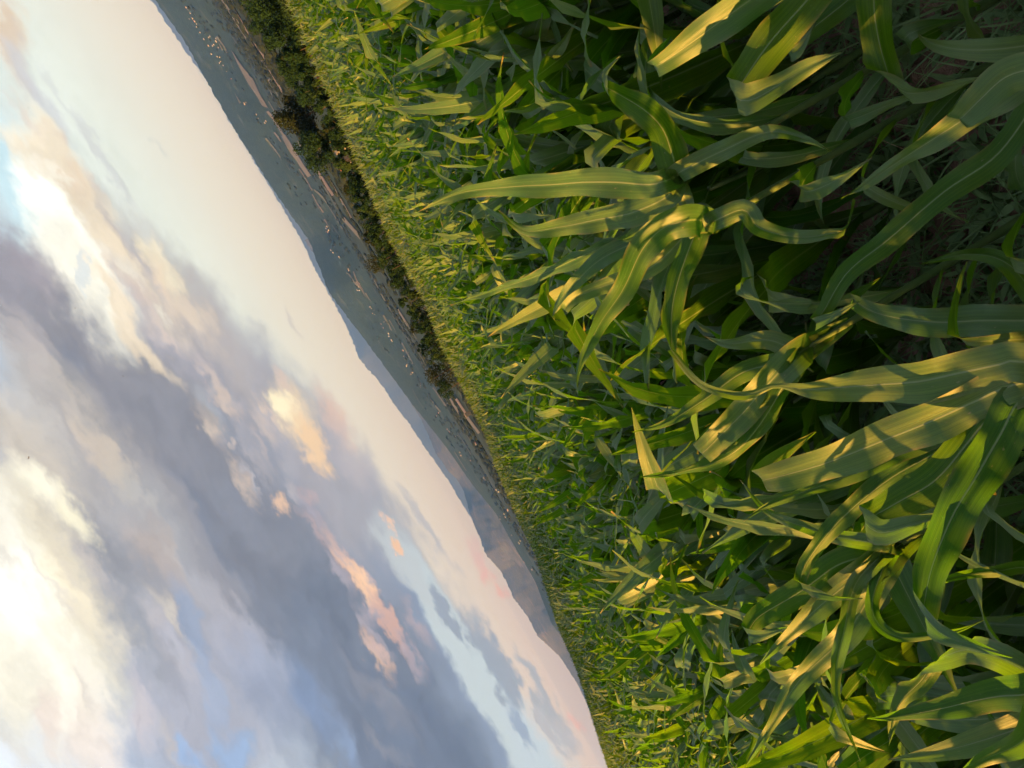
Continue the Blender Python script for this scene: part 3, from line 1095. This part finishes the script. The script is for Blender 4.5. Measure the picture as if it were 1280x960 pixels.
tree('tree', 413, 160, 80, 14, 10, M_TREE_YELLOW, 'small yellow green bush in front of the brownish tree', 'bush', TG, 39, nleaf=1800)
tree('tree', 469, 327, 95, 13, 13, M_TREE_BROWN, 'small brown bush sticking up alone from the hedge', 'bush', TG, 40, nleaf=1800)
tree('tree', 549, 468, 92, 20, 17, M_TREE_BROWN, 'brownish bush at the end of the hedge beside tan strips', 'bush', TG, 41, nleaf=2200)
tree('tree', 557, 487, 90, 13, 11, M_TREE_DARK, 'dark low bush ending the hedge next to the tan strips', 'bush', TG, 42, nleaf=1600)

HEDGE = [(372, 65), (385, 90), (398, 112), (408, 130), (420, 158), (428, 178), (436, 200), (443, 215), (450, 230), (456, 246), (463, 262), (470, 277), (477, 292), (484, 306), (490, 320), (497, 333), (504, 347), (511, 360), (518, 373), (525, 387), (532, 402), (538, 417), (544, 432), (550, 447)]
for i, (px, py) in enumerate(HEDGE):
    az, el = azel(px, py)
    D, _ = edge_at(az)
    mt = [M_TREE_DARK, M_TREE_DARK, M_TREE_YELLOW, M_TREE_DARK][i % 4]
    tree('shrub', px - 1, py + 1, D + 7 + (i % 3) * 3, 15 - i * 0.12, 14, mt, 'dark rounded shrub in the continuous hedgerow just past the corn', 'shrub', 'shrubs in the hedgerow', 60 + i, ncl=16, nleaf=2200)
    if i % 2 == 0:
        tree('shrub', px - 13, py + 5, D + 22 + (i % 3) * 5, 10, 8, M_TREE_BROWN if i % 4 == 0 else M_TREE_DARK, 'low shrub in the second line behind the hedgerow', 'shrub', 'shrubs behind the hedgerow', 160 + i, ncl=12, nleaf=1200)


# ---- woods of the valley (far mass)
def build_woods():
    rr = random.Random(77)
    ico = []
    t = (1 + 5 ** .5) / 2
    iv = [Vector(p).normalized() for p in ((-1, t, 0), (1, t, 0), (-1, -t, 0), (1, -t, 0), (0, -1, t), (0, 1, t), (0, -1, -t), (0, 1, -t), (t, 0, -1), (t, 0, 1), (-t, 0, -1), (-t, 0, 1))]
    iff = [(0, 11, 5), (0, 5, 1), (0, 1, 7), (0, 7, 10), (0, 10, 11), (1, 5, 9), (5, 11, 4), (11, 10, 2), (10, 7, 6), (7, 1, 8), (3, 9, 4), (3, 4, 2), (3, 2, 6), (3, 6, 8), (3, 8, 9), (4, 9, 5), (2, 4, 11), (6, 2, 10), (8, 6, 7), (9, 8, 1)]
    verts, faces = [], []
    cnt = 0
    while cnt < 5200:
        d = math.exp(rr.uniform(math.log(750), math.log(4300)))
        az = rr.uniform(-0.62, 0.66)
        x, y = d * math.sin(az), d * math.cos(az)
        if fbm(x * 0.004, y * 0.008, 12) < 0.12: continue
        z = HH(az, d)
        r = rr.uniform(2.4, 5.0) * (1 + d / 4000)
        o = len(verts)
        for q in iv:
            k = rr.uniform(0.7, 1.2)
            verts.append(Vector((x + q.x * r * k * 1.3, y + q.y * r * k, z + r * 0.3 + q.z * r * 0.65 * k)))
        faces += [tuple(i + o for i in f) for f in iff]
        cnt += 1
    tag(obj('valley_woods', mesh_from('valley_woods', verts, faces, smooth=False), M_WOODS), 'dark scattered woods over the valley floor', 'woods', kind='stuff')


build_woods()


# ------------------------------------------------------------------ houses
def box(x0, x1, y0, y1, z0, z1):
    v = [Vector(p) for p in ((x0, y0, z0), (x1, y0, z0), (x1, y1, z0), (x0, y1, z0), (x0, y0, z1), (x1, y0, z1), (x1, y1, z1), (x0, y1, z1))]
    f = [(0, 3, 2, 1), (4, 5, 6, 7), (0, 1, 5, 4), (1, 2, 6, 5), (2, 3, 7, 6), (3, 0, 4, 7)]
    return v, f


def gable(x0, x1, y0, y1, z0, z1, ov=0.4):
    x0 -= ov; x1 += ov; y0 -= ov; y1 += ov
    ym = (y0 + y1) / 2
    v = [Vector(p) for p in ((x0, y0, z0), (x1, y0, z0), (x1, y1, z0), (x0, y1, z0), (x0, ym, z1), (x1, ym, z1))]
    f = [(0, 1, 5, 4), (2, 3, 4, 5), (1, 2, 5), (3, 0, 4), (0, 3, 2, 1)]
    return v, f


def red_house(px, py, d, w, dp, h, roofh, label, rot, roof_mat, wall_mat):
    az, el = azel(px, py)
    p = pol(az, d, CAM.z + d * math.tan(el) - h)
    g = min(p.z, H(az, d))
    root = empty('house', (p.x, p.y, p.z))
    root.rotation_euler = (0, 0, rot)
    tag(root, label, 'house')
    v, f = box(-w / 2, w / 2, -dp / 2, dp / 2, -max(0.5, p.z - g + 0.5), h)
    obj('wall', mesh_from('wall', v, f, smooth=False), wall_mat, root)
    v, f = gable(-w / 2, w / 2, -dp / 2, dp / 2, h + 0.003, h + roofh)
    ro = obj('roof', mesh_from('roof', v, f, smooth=False), roof_mat, root)
    v, f = box(w * 0.2, w * 0.2 + 0.7, -0.35, 0.35, h + roofh * 0.7, h + roofh + 0.9)
    obj('chimney', mesh_from('chimney', v, f, smooth=False), wall_mat, ro)
    for k in (-0.28, 0.28):
        v, f = box(w * k - 0.5, w * k + 0.5, -dp / 2 - 0.05, -dp / 2 + 0.05, h * 0.35, h * 0.8)
        obj('window', mesh_from('window', v, f, smooth=False), M_DARKGLASS, root)


red_house(428, 206, 420, 4.6, 4.0, 2.6, 2.2, 'orange red roofed house among the trees beyond the corn', R(20), M_ROOF, M_WALL)
red_house(421, 189, 410, 2.2, 2.5, 2.4, 1.0, 'small pale walled outbuilding just before the red roofed house', R(10), M_GREYROOF, M_WALL)
red_house(582, 519, 900, 4, 4, 2.8, 1.2, 'small grey field shed beside the tan strips past the hedge end', R(10), M_GREYROOF, M_DARKGLASS)

ANCH = [(234, 9), (238, 15), (242, 22), (246, 29), (251, 40), (256, 48), (261, 56), (265, 66), (263, 45), (268, 55), (272, 70), (276, 76), (281, 81), (285, 89), (291, 98), (270, 48), (275, 58),
        (307, 130), (309, 127), (321, 143), (324, 147), (331, 153), (362, 200), (409, 285), (406, 283), (411, 289), (415, 312), (425, 320), (437, 337), (439, 341), (446, 355), (448, 359), (450, 363),
        (466, 385), (470, 392), (477, 405), (480, 409), (487, 420), (490, 424), (506, 434), (509, 437), (505, 445), (510, 455), (515, 465), (526, 482), (540, 500), (549, 515), (559, 537), (561, 539),
        (570, 545), (590, 550), (595, 550), (594, 585), (595, 590), (605, 597), (612, 632), (625, 645), (630, 642), (620, 612), (635, 637), (647, 657), (655, 702), (665, 712), (560, 500), (575, 565), (588, 575), (640, 668), (650, 676)]
hv, hf = box(-0.5, 0.5, -0.5, 0.5, -1.0, 0.62)
nw = len(hf)
rv, rf = gable(-0.5, 0.5, -0.5, 0.5, 0.623, 0.95, 0.06)
hv2 = hv + rv
hf2 = hf + [tuple(i + len(hv) for i in q) for q in rf]
HMESH = []
for wm, rm in ((M_PLASTER, M_ROOF), (M_PLASTER, M_GREYROOF), (M_PLASTER, M_PLASTER), (M_PLASTER, M_PLASTER)):
    me = mesh_from('far_house', hv2, hf2, smooth=False)
    me.materials.append(wm); me.materials.append(rm)
    me.polygons.foreach_set('material_index', [0] * nw + [1] * len(rf))
    HMESH.append(me)
hr = random.Random(5)
for (px, py) in ANCH:
    for k in range(hr.choice([1, 2, 2, 3])):
        q = (px + hr.gauss(0, 1.6 if k else 0.3) * 1.0 + 0.6 * k, py + hr.gauss(0, 2.2 if k else 0.3) + k)
        h = ground_hit(*q)
        if h is None: continue
        az, d = h
        o = obj('village_house', HMESH[hr.randrange(4)], None)
        s = hr.uniform(2.8, 5.2) * (1.0 if d > 2500 else 0.7)
        o.location = pol(az, d, HH(az, d))
        o.scale = (s * hr.uniform(0.9, 1.8), s, s * hr.uniform(0.6, 0.95))
        o.rotation_euler = (0, 0, hr.uniform(-0.6, 0.6))
        tag(o, 'tiny pale house seen as a speck in the far valley villages', 'house', 'houses in the far valley villages')


# ------------------------------------------------------------------ birds
def bird(px, py, d, span, rot, label):
    p = at(px, py, d)
    root = empty('bird', p)
    root.rotation_euler = (0.2, 0.3, rot)
    tag(root, label, 'bird', 'birds flying under the clouds')
    v, f, u = tube([Vector((0, -span * .28, 0)), Vector((0, -span * .18, 0)), Vector((0, 0, 0)), Vector((0, span * .2, 0)), Vector((0, span * .33, 0))], [span * .01, span * .05, span * .07, span * .05, span * .01])
    obj('body', mesh_from('body', v, f), M_BIRD, root)
    for s in (-1, 1):
        vv = []
        for t, c, z in ((0.04, .16, 0), (.25, .17, .08), (.5, .04, .02)):
            for zz in (.006, -.006):
                vv += [Vector((s * t * span, c * span * .5, (z + zz) * span)), Vector((s * t * span, -c * span * .6, (z + zz) * span))]
        ff = []
        for i in range(2):
            a, b = i * 4, i * 4 + 4
            ff += [(a, a + 1, b + 1, b), (a + 2, b + 2, b + 3, a + 3), (a, b, b + 2, a + 2), (a + 1, a + 3, b + 3, b + 1)]
        obj('wing', mesh_from('wing', vv, ff, smooth=False), M_BIRD, root)


bird(36, 572, 120, 0.55, 0.8, 'largest dark bird speck in the bright upper cloud')
bird(154, 470, 150, 0.4, 2.0, 'small bird speck against the grey cloud band')
bird(94, 385, 150, 0.35, 1.1, 'small bird speck near the bright gap between cloud edges')
bird(36, 135, 150, 0.3, 0.3, 'smallest bird speck by the pale cyan patch of sky')

# ------------------------------------------------------------------ sky
EXPO = 2.95
HAZE_K = 6.3e-5
SUN_AZ, SUN_EL = R(-116), R(9.5)
w = bpy.data.worlds.new('World')
scn.world = w
w.use_nodes = True
w.node_tree.nodes.clear()
k = NT(w.node_tree)
out = k.n('ShaderNodeOutputWorld')
STR = 0.1
dirv = k.n('ShaderNodeTexCoord').outputs['Generated']
sx = k.n('ShaderNodeSeparateXYZ', {0: dirv})
el = k.math('ARCSINE', sx.outputs[2])
az = k.math('ARCTAN2', sx.outputs[0], sx.outputs[1])
P0 = k.n('ShaderNodeCombineXYZ', {0: az, 1: el, 2: 0.0}).outputs[0]
st = k.vmath('MULTIPLY', P0, (1.0, 2.2, 1.0))
n1 = k.noise(st, 7.0, 5.0, 0.55, out=1)
n2 = k.noise(st, 26.0, 3.0, 0.6, out=1)
n3 = k.noise(st, 75.0, 3.0, 0.6, out=1)
d1 = k.vmath('MULTIPLY', k.vmath('SUBTRACT', n1, (0.5, 0.5, 0.5)), (0.15, 0.075, 0.0))
d2 = k.vmath('MULTIPLY', k.vmath('SUBTRACT', n2, (0.5, 0.5, 0.5)), (0.050, 0.030, 0.0))
d3 = k.vmath('MULTIPLY', k.vmath('SUBTRACT', n3, (0.5, 0.5, 0.5)), (0.027, 0.018, 0.0))
PW = k.vmath('ADD', P0, k.vmath('ADD', k.vmath('ADD', d1, d2), k.vmath('MULTIPLY', d3, (0.5, 0.5, 0))))
PS = k.vmath('ADD', P0, k.vmath('ADD', k.vmath('ADD', k.vmath('MULTIPLY', d1, (0.25, 0.3, 0)), d2), d3))


def L10(c, gain=1.0):
    return tuple(x * gain / STR / (2 ** EXPO) for x in lin(c))


elf = k.maprange(el, 0.0, PI / 2)
deg = lambda a: a / 90.0
base = k.ramp(elf, [(0.0, L10((214, 196, 182))), (deg(2.2), L10((226, 205, 186))), (deg(5.0), L10((230, 214, 193))), (deg(8.5), L10((230, 228, 209))), (deg(12), L10((224, 227, 213))),
                    (deg(17), L10((205, 210, 212))), (deg(24), L10((180, 190, 205))), (deg(40), L10((180, 190, 206), 2.6)), (1.0, L10((176, 192, 216), 3.2))])  # overhead stops, out of frame, brightened as added fill for the corn shadows
# pinker towards the left, creamier to the right
pink = k.maprange(az, 0.15, -0.35, 0, 0.55)
pink = k.math('MULTIPLY', pink, k.maprange(el, 0.16, 0.03))
base = k.mix(pink, base, L10((216, 184, 182)))
sky = k.n('ShaderNodeTexSky', sky_type='NISHITA', sun_disc=False, sun_elevation=SUN_EL, sun_rotation=SUN_AZ, air_density=1.0, dust_density=1.5)
base = k.mix(0.96, sky.outputs[0], base)
# general broken cloud overhead and behind
nb = k.noise(k.vmath('MULTIPLY', dirv, (1, 1, 2.5)), 2.2, 5.0, 0.6)
cb = k.math('MULTIPLY', k.maprange(nb, 0.42, 0.6, 0, 1, True), k.maprange(el, 0.12, 0.4))
cb = k.math('MULTIPLY', cb, k.math('MAXIMUM', k.maprange(el, 0.55, 0.75), k.maprange(k.math('ABSOLUTE', az), 0.7, 0.95)))
base = k.mix(cb, base, L10((176, 178, 190)))
cur = base

# cloud masses: (px, py, half length, half width, image angle, colour, gain, alpha, softness 0..1, warp)
B = []


def b(px, py, L, W, ang, col, alpha=1.0, soft=0.6, gain=1.0, warp=1):
    B.append((px, py, L, W, ang, col, alpha, soft, gain, warp))


# lower thin bank, left part
b(470, 690, 330, 62, 57, (174, 173, 180), 0.95, 0.55)
b(330, 560, 260, 75, 55, (178, 174, 178), 0.95, 0.5)
b(560, 870, 200, 75, 60, (152, 162, 180), 1.0, 0.5)
b(215, 400, 190, 62, 56, (194, 184, 178), 0.9, 0.7)
# clear pale strip between banks
b(585, 815, 190, 26, 58, (206, 214, 214), 1.0, 0.5)
b(515, 715, 75, 18, 55, (202, 206, 206), 0.9, 0.6)
b(668, 925, 90, 24, 60, (205, 213, 216), 1.0, 0.6)
b(572, 778, 40, 9, 58, (160, 166, 178), 0.85, 0.5)
b(625, 830, 70, 12, 60, (166, 172, 182), 0.9, 0.5)
b(676, 868, 70, 7, 60, (176, 180, 186), 0.8, 0.6)
b(700, 925, 60, 6, 60, (182, 184, 190), 0.7, 0.6)
b(540, 660, 60, 8, 58, (188, 186, 190), 0.7, 0.6)
b(655, 905, 40, 7, 58, (160, 170, 188), 0.8, 0.6)
# grey blue bank above it
b(470, 800, 240, 56, 57, (155, 160, 172), 0.95, 0.6)
b(545, 915, 120, 52, 60, (150, 160, 175), 1.0, 0.6)
b(400, 690, 120, 40, 56, (166, 166, 180), 0.85, 0.7)
# grey violet bank with lit gaps
b(260, 500, 150, 34, 52, (164, 162, 170), 0.8, 0.7)
b(318, 575, 120, 30, 54, (160, 162, 172), 0.85, 0.7)
b(255, 512, 50, 16, 55, (196, 198, 202), 0.9, 0.7)
b(286, 586, 44, 12, 55, (184, 196, 208), 0.9, 0.6)
b(352, 650, 30, 16, 60, (208, 192, 188), 0.9, 0.6)
# the big dark band
b(60, 390, 170, 58, 46, (160, 154, 158), 0.95, 0.5)
b(165, 500, 190, 66, 46, (155, 152, 155), 1.0, 0.45)
b(270, 625, 190, 70, 50, (150, 149, 155), 1.0, 0.45)
b(370, 750, 190, 82, 52, (142, 144, 153), 1.0, 0.45)
b(455, 870, 190, 92, 54, (132, 138, 151), 1.0, 0.45)
b(520, 950, 130, 75, 56, (125, 133, 149), 1.0, 0.5)
b(390, 900, 160, 80, 60, (138, 147, 164), 0.7, 0.9)
b(380, 880, 60, 22, 60, (146, 166, 200), 0.6, 0.9)
b(425, 935, 40, 16, 60, (160, 180, 212), 0.6, 0.9)
# upper lit body
b(110, 640, 230, 110, 52, (186, 178, 170), 0.85, 0.8)
b(210, 760, 220, 110, 56, (172, 170, 174), 0.85, 0.8)
b(250, 880, 170, 110, 60, (180, 180, 190), 0.85, 0.8)
b(300, 800, 120, 30, 62, (194, 190, 196), 0.7, 0.8)
b(330, 870, 120, 40, 62, (158, 168, 190), 0.7, 0.9)
b(150, 700, 150, 34, 58, (160, 160, 164), 0.85, 0.8)
b(178, 790, 90, 34, 62, (166, 168, 174), 0.8, 0.8)
b(238, 775, 62, 15, 68, (162, 176, 200), 0.7, 0.6)
b(262, 858, 60, 15, 70, (166, 182, 208), 0.55, 0.7)
b(215, 815, 22, 14, 60, (170, 184, 208), 0.6, 0.7)
b(290, 940, 42, 24, 70, (156, 188, 228), 0.65, 0.7)
b(245, 940, 30, 16, 70, (165, 195, 235), 0.7, 0.8)
b(205, 800, 60, 20, 60, (208, 200, 200), 0.6, 0.8)
b(200, 700, 80, 22, 56, (200, 184, 172), 0.6, 0.8)
b(60, 480, 150, 38, 48, (204, 194, 182), 0.8, 0.8)
b(20, 420, 80, 26, 48, (190, 180, 176), 0.6, 0.8)
b(100, 545, 120, 14, 50, (174, 168, 166), 0.55, 0.8)
b(40, 560, 120, 50, 52, (222, 210, 192), 0.8, 0.9)
b(130, 560, 60, 14, 46, (224, 206, 184), 0.6, 0.8)
# blown out part
b(10, 800, 220, 130, 64, (255, 248, 226), 1.0, 0.75, 1.0)
b(60, 720, 150, 70, 60, (254, 240, 206), 0.9, 0.8, 1.0)
b(20, 720, 130, 60, 62, (255, 252, 236), 1.0, 0.8, 1.2)
b(95, 635, 46, 20, 52, (255, 246, 214), 0.9, 0.8, 1.1)
b(48, 612, 40, 26, 48, (255, 248, 222), 0.85, 0.8, 1.1)
b(80, 850, 120, 50, 66, (255, 249, 230), 0.95, 0.8, 1.08)
b(120, 930, 120, 44, 70, (250, 236, 222), 0.8, 0.8)
b(60, 905, 60, 16, 72, (240, 222, 208), 0.7, 0.8)
b(175, 890, 60, 24, 66, (226, 214, 212), 0.6, 0.8)
# upper right: cumulus edge and cyan gap
b(20, 220, 130, 46, 62, (212, 238, 242), 0.95, 0.7)
b(10, 60, 60, 26, 60, (240, 214, 182), 0.9, 0.7)
b(30, 95, 50, 20, 58, (216, 212, 208), 0.8, 0.8)
b(55, 130, 70, 14, 60, (216, 214, 212), 0.7, 0.8)
b(60, 200, 90, 26, 62, (248, 232, 202), 0.95, 0.6)
b(62, 262, 74, 34, 62, (255, 252, 236), 1.0, 0.6, 1.25)
b(115, 275, 110, 26, 56, (244, 226, 196), 0.9, 0.7)
b(105, 350, 110, 44, 54, (255, 250, 230), 0.95, 0.7, 1.12)
b(150, 300, 80, 10, 56, (206, 196, 190), 0.7, 0.7)
b(130, 190, 100, 9, 58, (208, 206, 202), 0.6, 0.7)
b(165, 345, 90, 16, 54, (246, 228, 198), 0.9, 0.7)
b(185, 385, 60, 16, 54, (206, 194, 188), 0.7, 0.7)
b(205, 335, 40, 14, 56, (250, 236, 204), 0.9, 0.7)
b(228, 385, 60, 18, 56, (238, 218, 192), 0.75, 0.8)
b(160, 410, 90, 14, 52, (248, 228, 196), 0.8, 0.7)
b(106, 365, 26, 9, 100, (206, 218, 226), 0.5, 0.7)
b(30, 330, 80, 22, 48, (176, 166, 168), 0.6, 0.8)
# sunlit pieces
b(368, 520, 56, 25, 62, (250, 224, 186), 0.95, 0.8, 1.0, 2)
b(390, 555, 44, 17, 60, (250, 214, 172), 0.95, 0.6, 1.0, 2)
b(354, 508, 26, 15, 60, (255, 240, 200), 0.95, 0.7, 1.1, 2)
b(418, 525, 48, 16, 58, (232, 198, 178), 0.8, 0.8, 1.0, 2)
b(350, 470, 24, 8, 60, (232, 206, 186), 0.7, 0.8, 1.0, 2)
b(440, 575, 60, 20, 58, (198, 188, 188), 0.7, 0.9)
b(262, 536, 16, 9, 60, (246, 226, 204), 0.55, 1.0, 1.0, 2)
b(292, 552, 10, 6, 60, (240, 220, 202), 0.45, 1.0, 1.0, 2)
b(350, 630, 20, 8, 62, (246, 206, 172), 0.8, 0.9, 1.0, 2)
b(432, 700, 58, 13, 56, (234, 196, 174), 0.9, 0.8, 1.0, 2)
b(452, 728, 42, 11, 56, (250, 206, 168), 0.95, 0.7, 1.05, 2)
b(485, 778, 46, 10, 58, (226, 184, 166), 0.85, 0.7, 1.0, 2)
b(512, 815, 40, 10, 60, (192, 176, 180), 0.7, 0.8, 1.0, 2)
b(486, 655, 16, 5, 56, (250, 208, 176), 0.85, 0.85, 1.0, 2)
b(497, 683, 12, 5, 58, (250, 204, 168), 0.95, 0.6, 1.0, 2)
b(597, 700, 18, 10, 60, (234, 192, 180), 0.85, 0.8, 1.0, 2)
b(604, 720, 15, 9, 60, (238, 188, 175), 0.9, 0.8, 1.0, 2)
b(590, 685, 20, 8, 56, (230, 192, 180), 0.6, 0.8, 1.0, 2)
b(622, 740, 12, 7, 60, (242, 184, 170), 0.75, 0.8, 1.0, 2)
b(718, 908, 14, 6, 60, (244, 184, 170), 0.7, 0.8, 1.0, 2)
b(380, 412, 40, 4, 58, (206, 196, 188), 0.5, 0.8)
b(205, 190, 20, 4, 58, (206, 206, 198), 0.6, 0.8)
b(320, 415, 30, 5, 58, (204, 200, 194), 0.5, 0.8)

cr = random.Random(8)
for f0, f1, n_, spread, cols in ((0.0, 0.42, 16, 26, [(250, 236, 206), (240, 216, 186), (226, 206, 190), (255, 248, 226)]), (0.40, 0.72, 14, 22, [(214, 198, 188), (228, 206, 186), (196, 188, 188), (206, 200, 202)]), (0.70, 1.0, 13, 20, [(228, 190, 170), (206, 182, 178), (190, 180, 186), (240, 200, 170)])):
    for _ in range(n_):
        f = f0 + (f1 - f0) * cr.random()
        x = 30 + 470 * f + cr.gauss(0, spread * 0.6)
        y = 165 + 640 * f - cr.gauss(0, spread)
        b(x, y, cr.uniform(16, 46), cr.uniform(4, 12), 57 + cr.uniform(-8, 6), cr.choice(cols), cr.uniform(0.45, 0.85), 1.0, 1.0, 2)
for _ in range(16):
    f = cr.random()
    b(-10 + 520 * f + cr.gauss(0, 22), 350 + 600 * f + cr.gauss(0, 22), cr.uniform(40, 110), cr.uniform(6, 16), 50 + cr.uniform(-5, 8), cr.choice([(150, 149, 156), (136, 140, 150), (160, 158, 164), (124, 132, 148)]), cr.uniform(0.35, 0.6), 1.0)
for _ in range(16):
    x, y = cr.uniform(0, 230), cr.uniform(520, 950)
    b(x, y, cr.uniform(30, 80), cr.uniform(6, 16), 56 + cr.uniform(-8, 12), cr.choice([(232, 216, 194), (214, 204, 196), (250, 238, 212), (206, 196, 188)]), cr.uniform(0.2, 0.4), 1.0)

for (px, py, L, W, ang, col, alpha, soft, gain, warp) in B:
    c = Vector((*azel(px, py), 0))
    e = 8.0
    ca, sa = math.cos(R(ang)), math.sin(R(ang))
    q = Vector((*azel(px + e * ca, py + e * sa), 0)) - c
    q2 = Vector((*azel(px - e * sa, py + e * ca), 0)) - c
    rotz = math.atan2(q.y, q.x)
    sl, sw = q.length / e * L, q2.length / e * W
    mp = k.n('ShaderNodeMapping', {'Vector': PW if warp == 1 else PS, 'Location': c, 'Rotation': (0, 0, rotz), 'Scale': (sl * 1.25, sw * 1.25, 1)}, vector_type='TEXTURE')
    gr = k.n('ShaderNodeTexGradient', {'Vector': mp.outputs[0]}, gradient_type='SPHERICAL')
    f = k.maprange(gr.outputs['Fac'], 0.0, max(0.05, soft), 0.0, alpha, True)
    cur = k.mix(f, cur, L10(col, gain))
# streaky texture of the cloud undersides
tx = k.noise(k.vmath('MULTIPLY', PW, (1.0, 3.0, 1.0)), 11.0, 6.0, 0.62)
txm = k.math('MULTIPLY', k.maprange(tx, 0.25, 0.75, -0.15, 0.15), k.maprange(el, 0.10, 0.2))
cur = k.mix(1.0, cur, k.n('ShaderNodeCombineColor', {0: k.math('ADD', 1.0, txm), 1: k.math('ADD', 1.0, txm), 2: k.math('ADD', 1.0, txm)}).outputs[0], 'MULTIPLY')
# warm glow round the low sun, outside the frame
sun_dir = Vector((math.sin(SUN_AZ) * math.cos(SUN_EL), math.cos(SUN_AZ) * math.cos(SUN_EL), math.sin(SUN_EL)))
dt = k.n('ShaderNodeVectorMath', {0: dirv, 1: sun_dir}, operation='DOT_PRODUCT').outputs['Value']
gl = k.maprange(dt, 0.75, 1.0, 0, 1, True)
cur = k.mix(gl, cur, L10((255, 214, 150), 2.0))
# the sky beyond the air: what the haze takes away low down is put back
T = k.math('EXPONENT', k.math('MULTIPLY', k.math('MINIMUM', 22500.0, k.math('DIVIDE', 775.0, k.math('MAXIMUM', sx.outputs[2], 0.002))), -HAZE_K))
S_AIR = tuple(x / STR / 2 ** EXPO for x in (0.27, 0.35, 0.45))
inv = k.math('SUBTRACT', 1.0, T)
sub = k.n('ShaderNodeVectorMath', {0: S_AIR, 'Scale': inv}, operation='SCALE').outputs[0]
cur = k.vmath('MAXIMUM', k.n('ShaderNodeVectorMath', {0: k.vmath('SUBTRACT', cur, sub), 'Scale': k.math('DIVIDE', 1.0, T)}, operation='SCALE').outputs[0], (0.02, 0.02, 0.02))
# the low haze below the horizon
cur = k.mix(k.maprange(el, -0.02, -0.08), cur, L10((120, 125, 125)))
bg = k.n('ShaderNodeBackground', {'Color': cur, 'Strength': STR})
k.t.links.new(bg.outputs[0], out.inputs[0])
try:
    w.cycles.sampling_method = 'MANUAL'
    w.cycles.sample_map_resolution = 512
except Exception:
    pass

sl = bpy.data.lights.new('sun', 'SUN')
sl.energy = 5.0
sl.angle = R(0.6)
sl.color = (1.0, 0.45, 0.09)
so = bpy.data.objects.new('sun', sl)
COL.objects.link(so)
so.rotation_euler = (-sun_dir).to_track_quat('-Z', 'Y').to_euler()

# ------------------------------------------------------------------ air
HAZE = True
if HAZE:
    v, f = box(-22000, 22000, -3000, 23000, -140, 780)
    ho = bpy.data.objects.new('haze', mesh_from('haze', v, f, smooth=False))
    COL.objects.link(ho)
    tag(ho, kind='stuff')
    m, k2, o2 = new_mat('haze_air')
    pv = k2.n('ShaderNodeVolumePrincipled', {'Color': (0.24, 0.52, 1.0, 1), 'Density': HAZE_K, 'Anisotropy': 0.8})
    k2.t.links.new(pv.outputs[0], o2.inputs['Volume'])
    ho.data.materials.append(m)

# ------------------------------------------------------------------ camera and render
cd = bpy.data.cameras.new('camera')
cd.sensor_width = 36.0
cd.lens = 36.0 * FPX / 1280
cd.clip_start = 0.05
cd.clip_end = 90000
co = bpy.data.objects.new('camera', cd)
COL.objects.link(co)
mw = Matrix(((XC.x, YC.x, -FWD.x, CAM.x), (XC.y, YC.y, -FWD.y, CAM.y), (XC.z, YC.z, -FWD.z, CAM.z), (0, 0, 0, 1)))
co.matrix_world = mw
scn.camera = co
scn.view_settings.view_transform = 'Standard'
scn.view_settings.look = 'None'
scn.view_settings.exposure = EXPO
scn.view_settings.gamma = 1.0
cy = scn.cycles
cy.max_bounces = 6
cy.diffuse_bounces = 3
cy.glossy_bounces = 2
cy.transmission_bounces = 4
cy.volume_bounces = 1
cy.transparent_max_bounces = 4
cy.use_denoising = True
cy.use_adaptive_sampling = True
cy.adaptive_threshold = 0.02
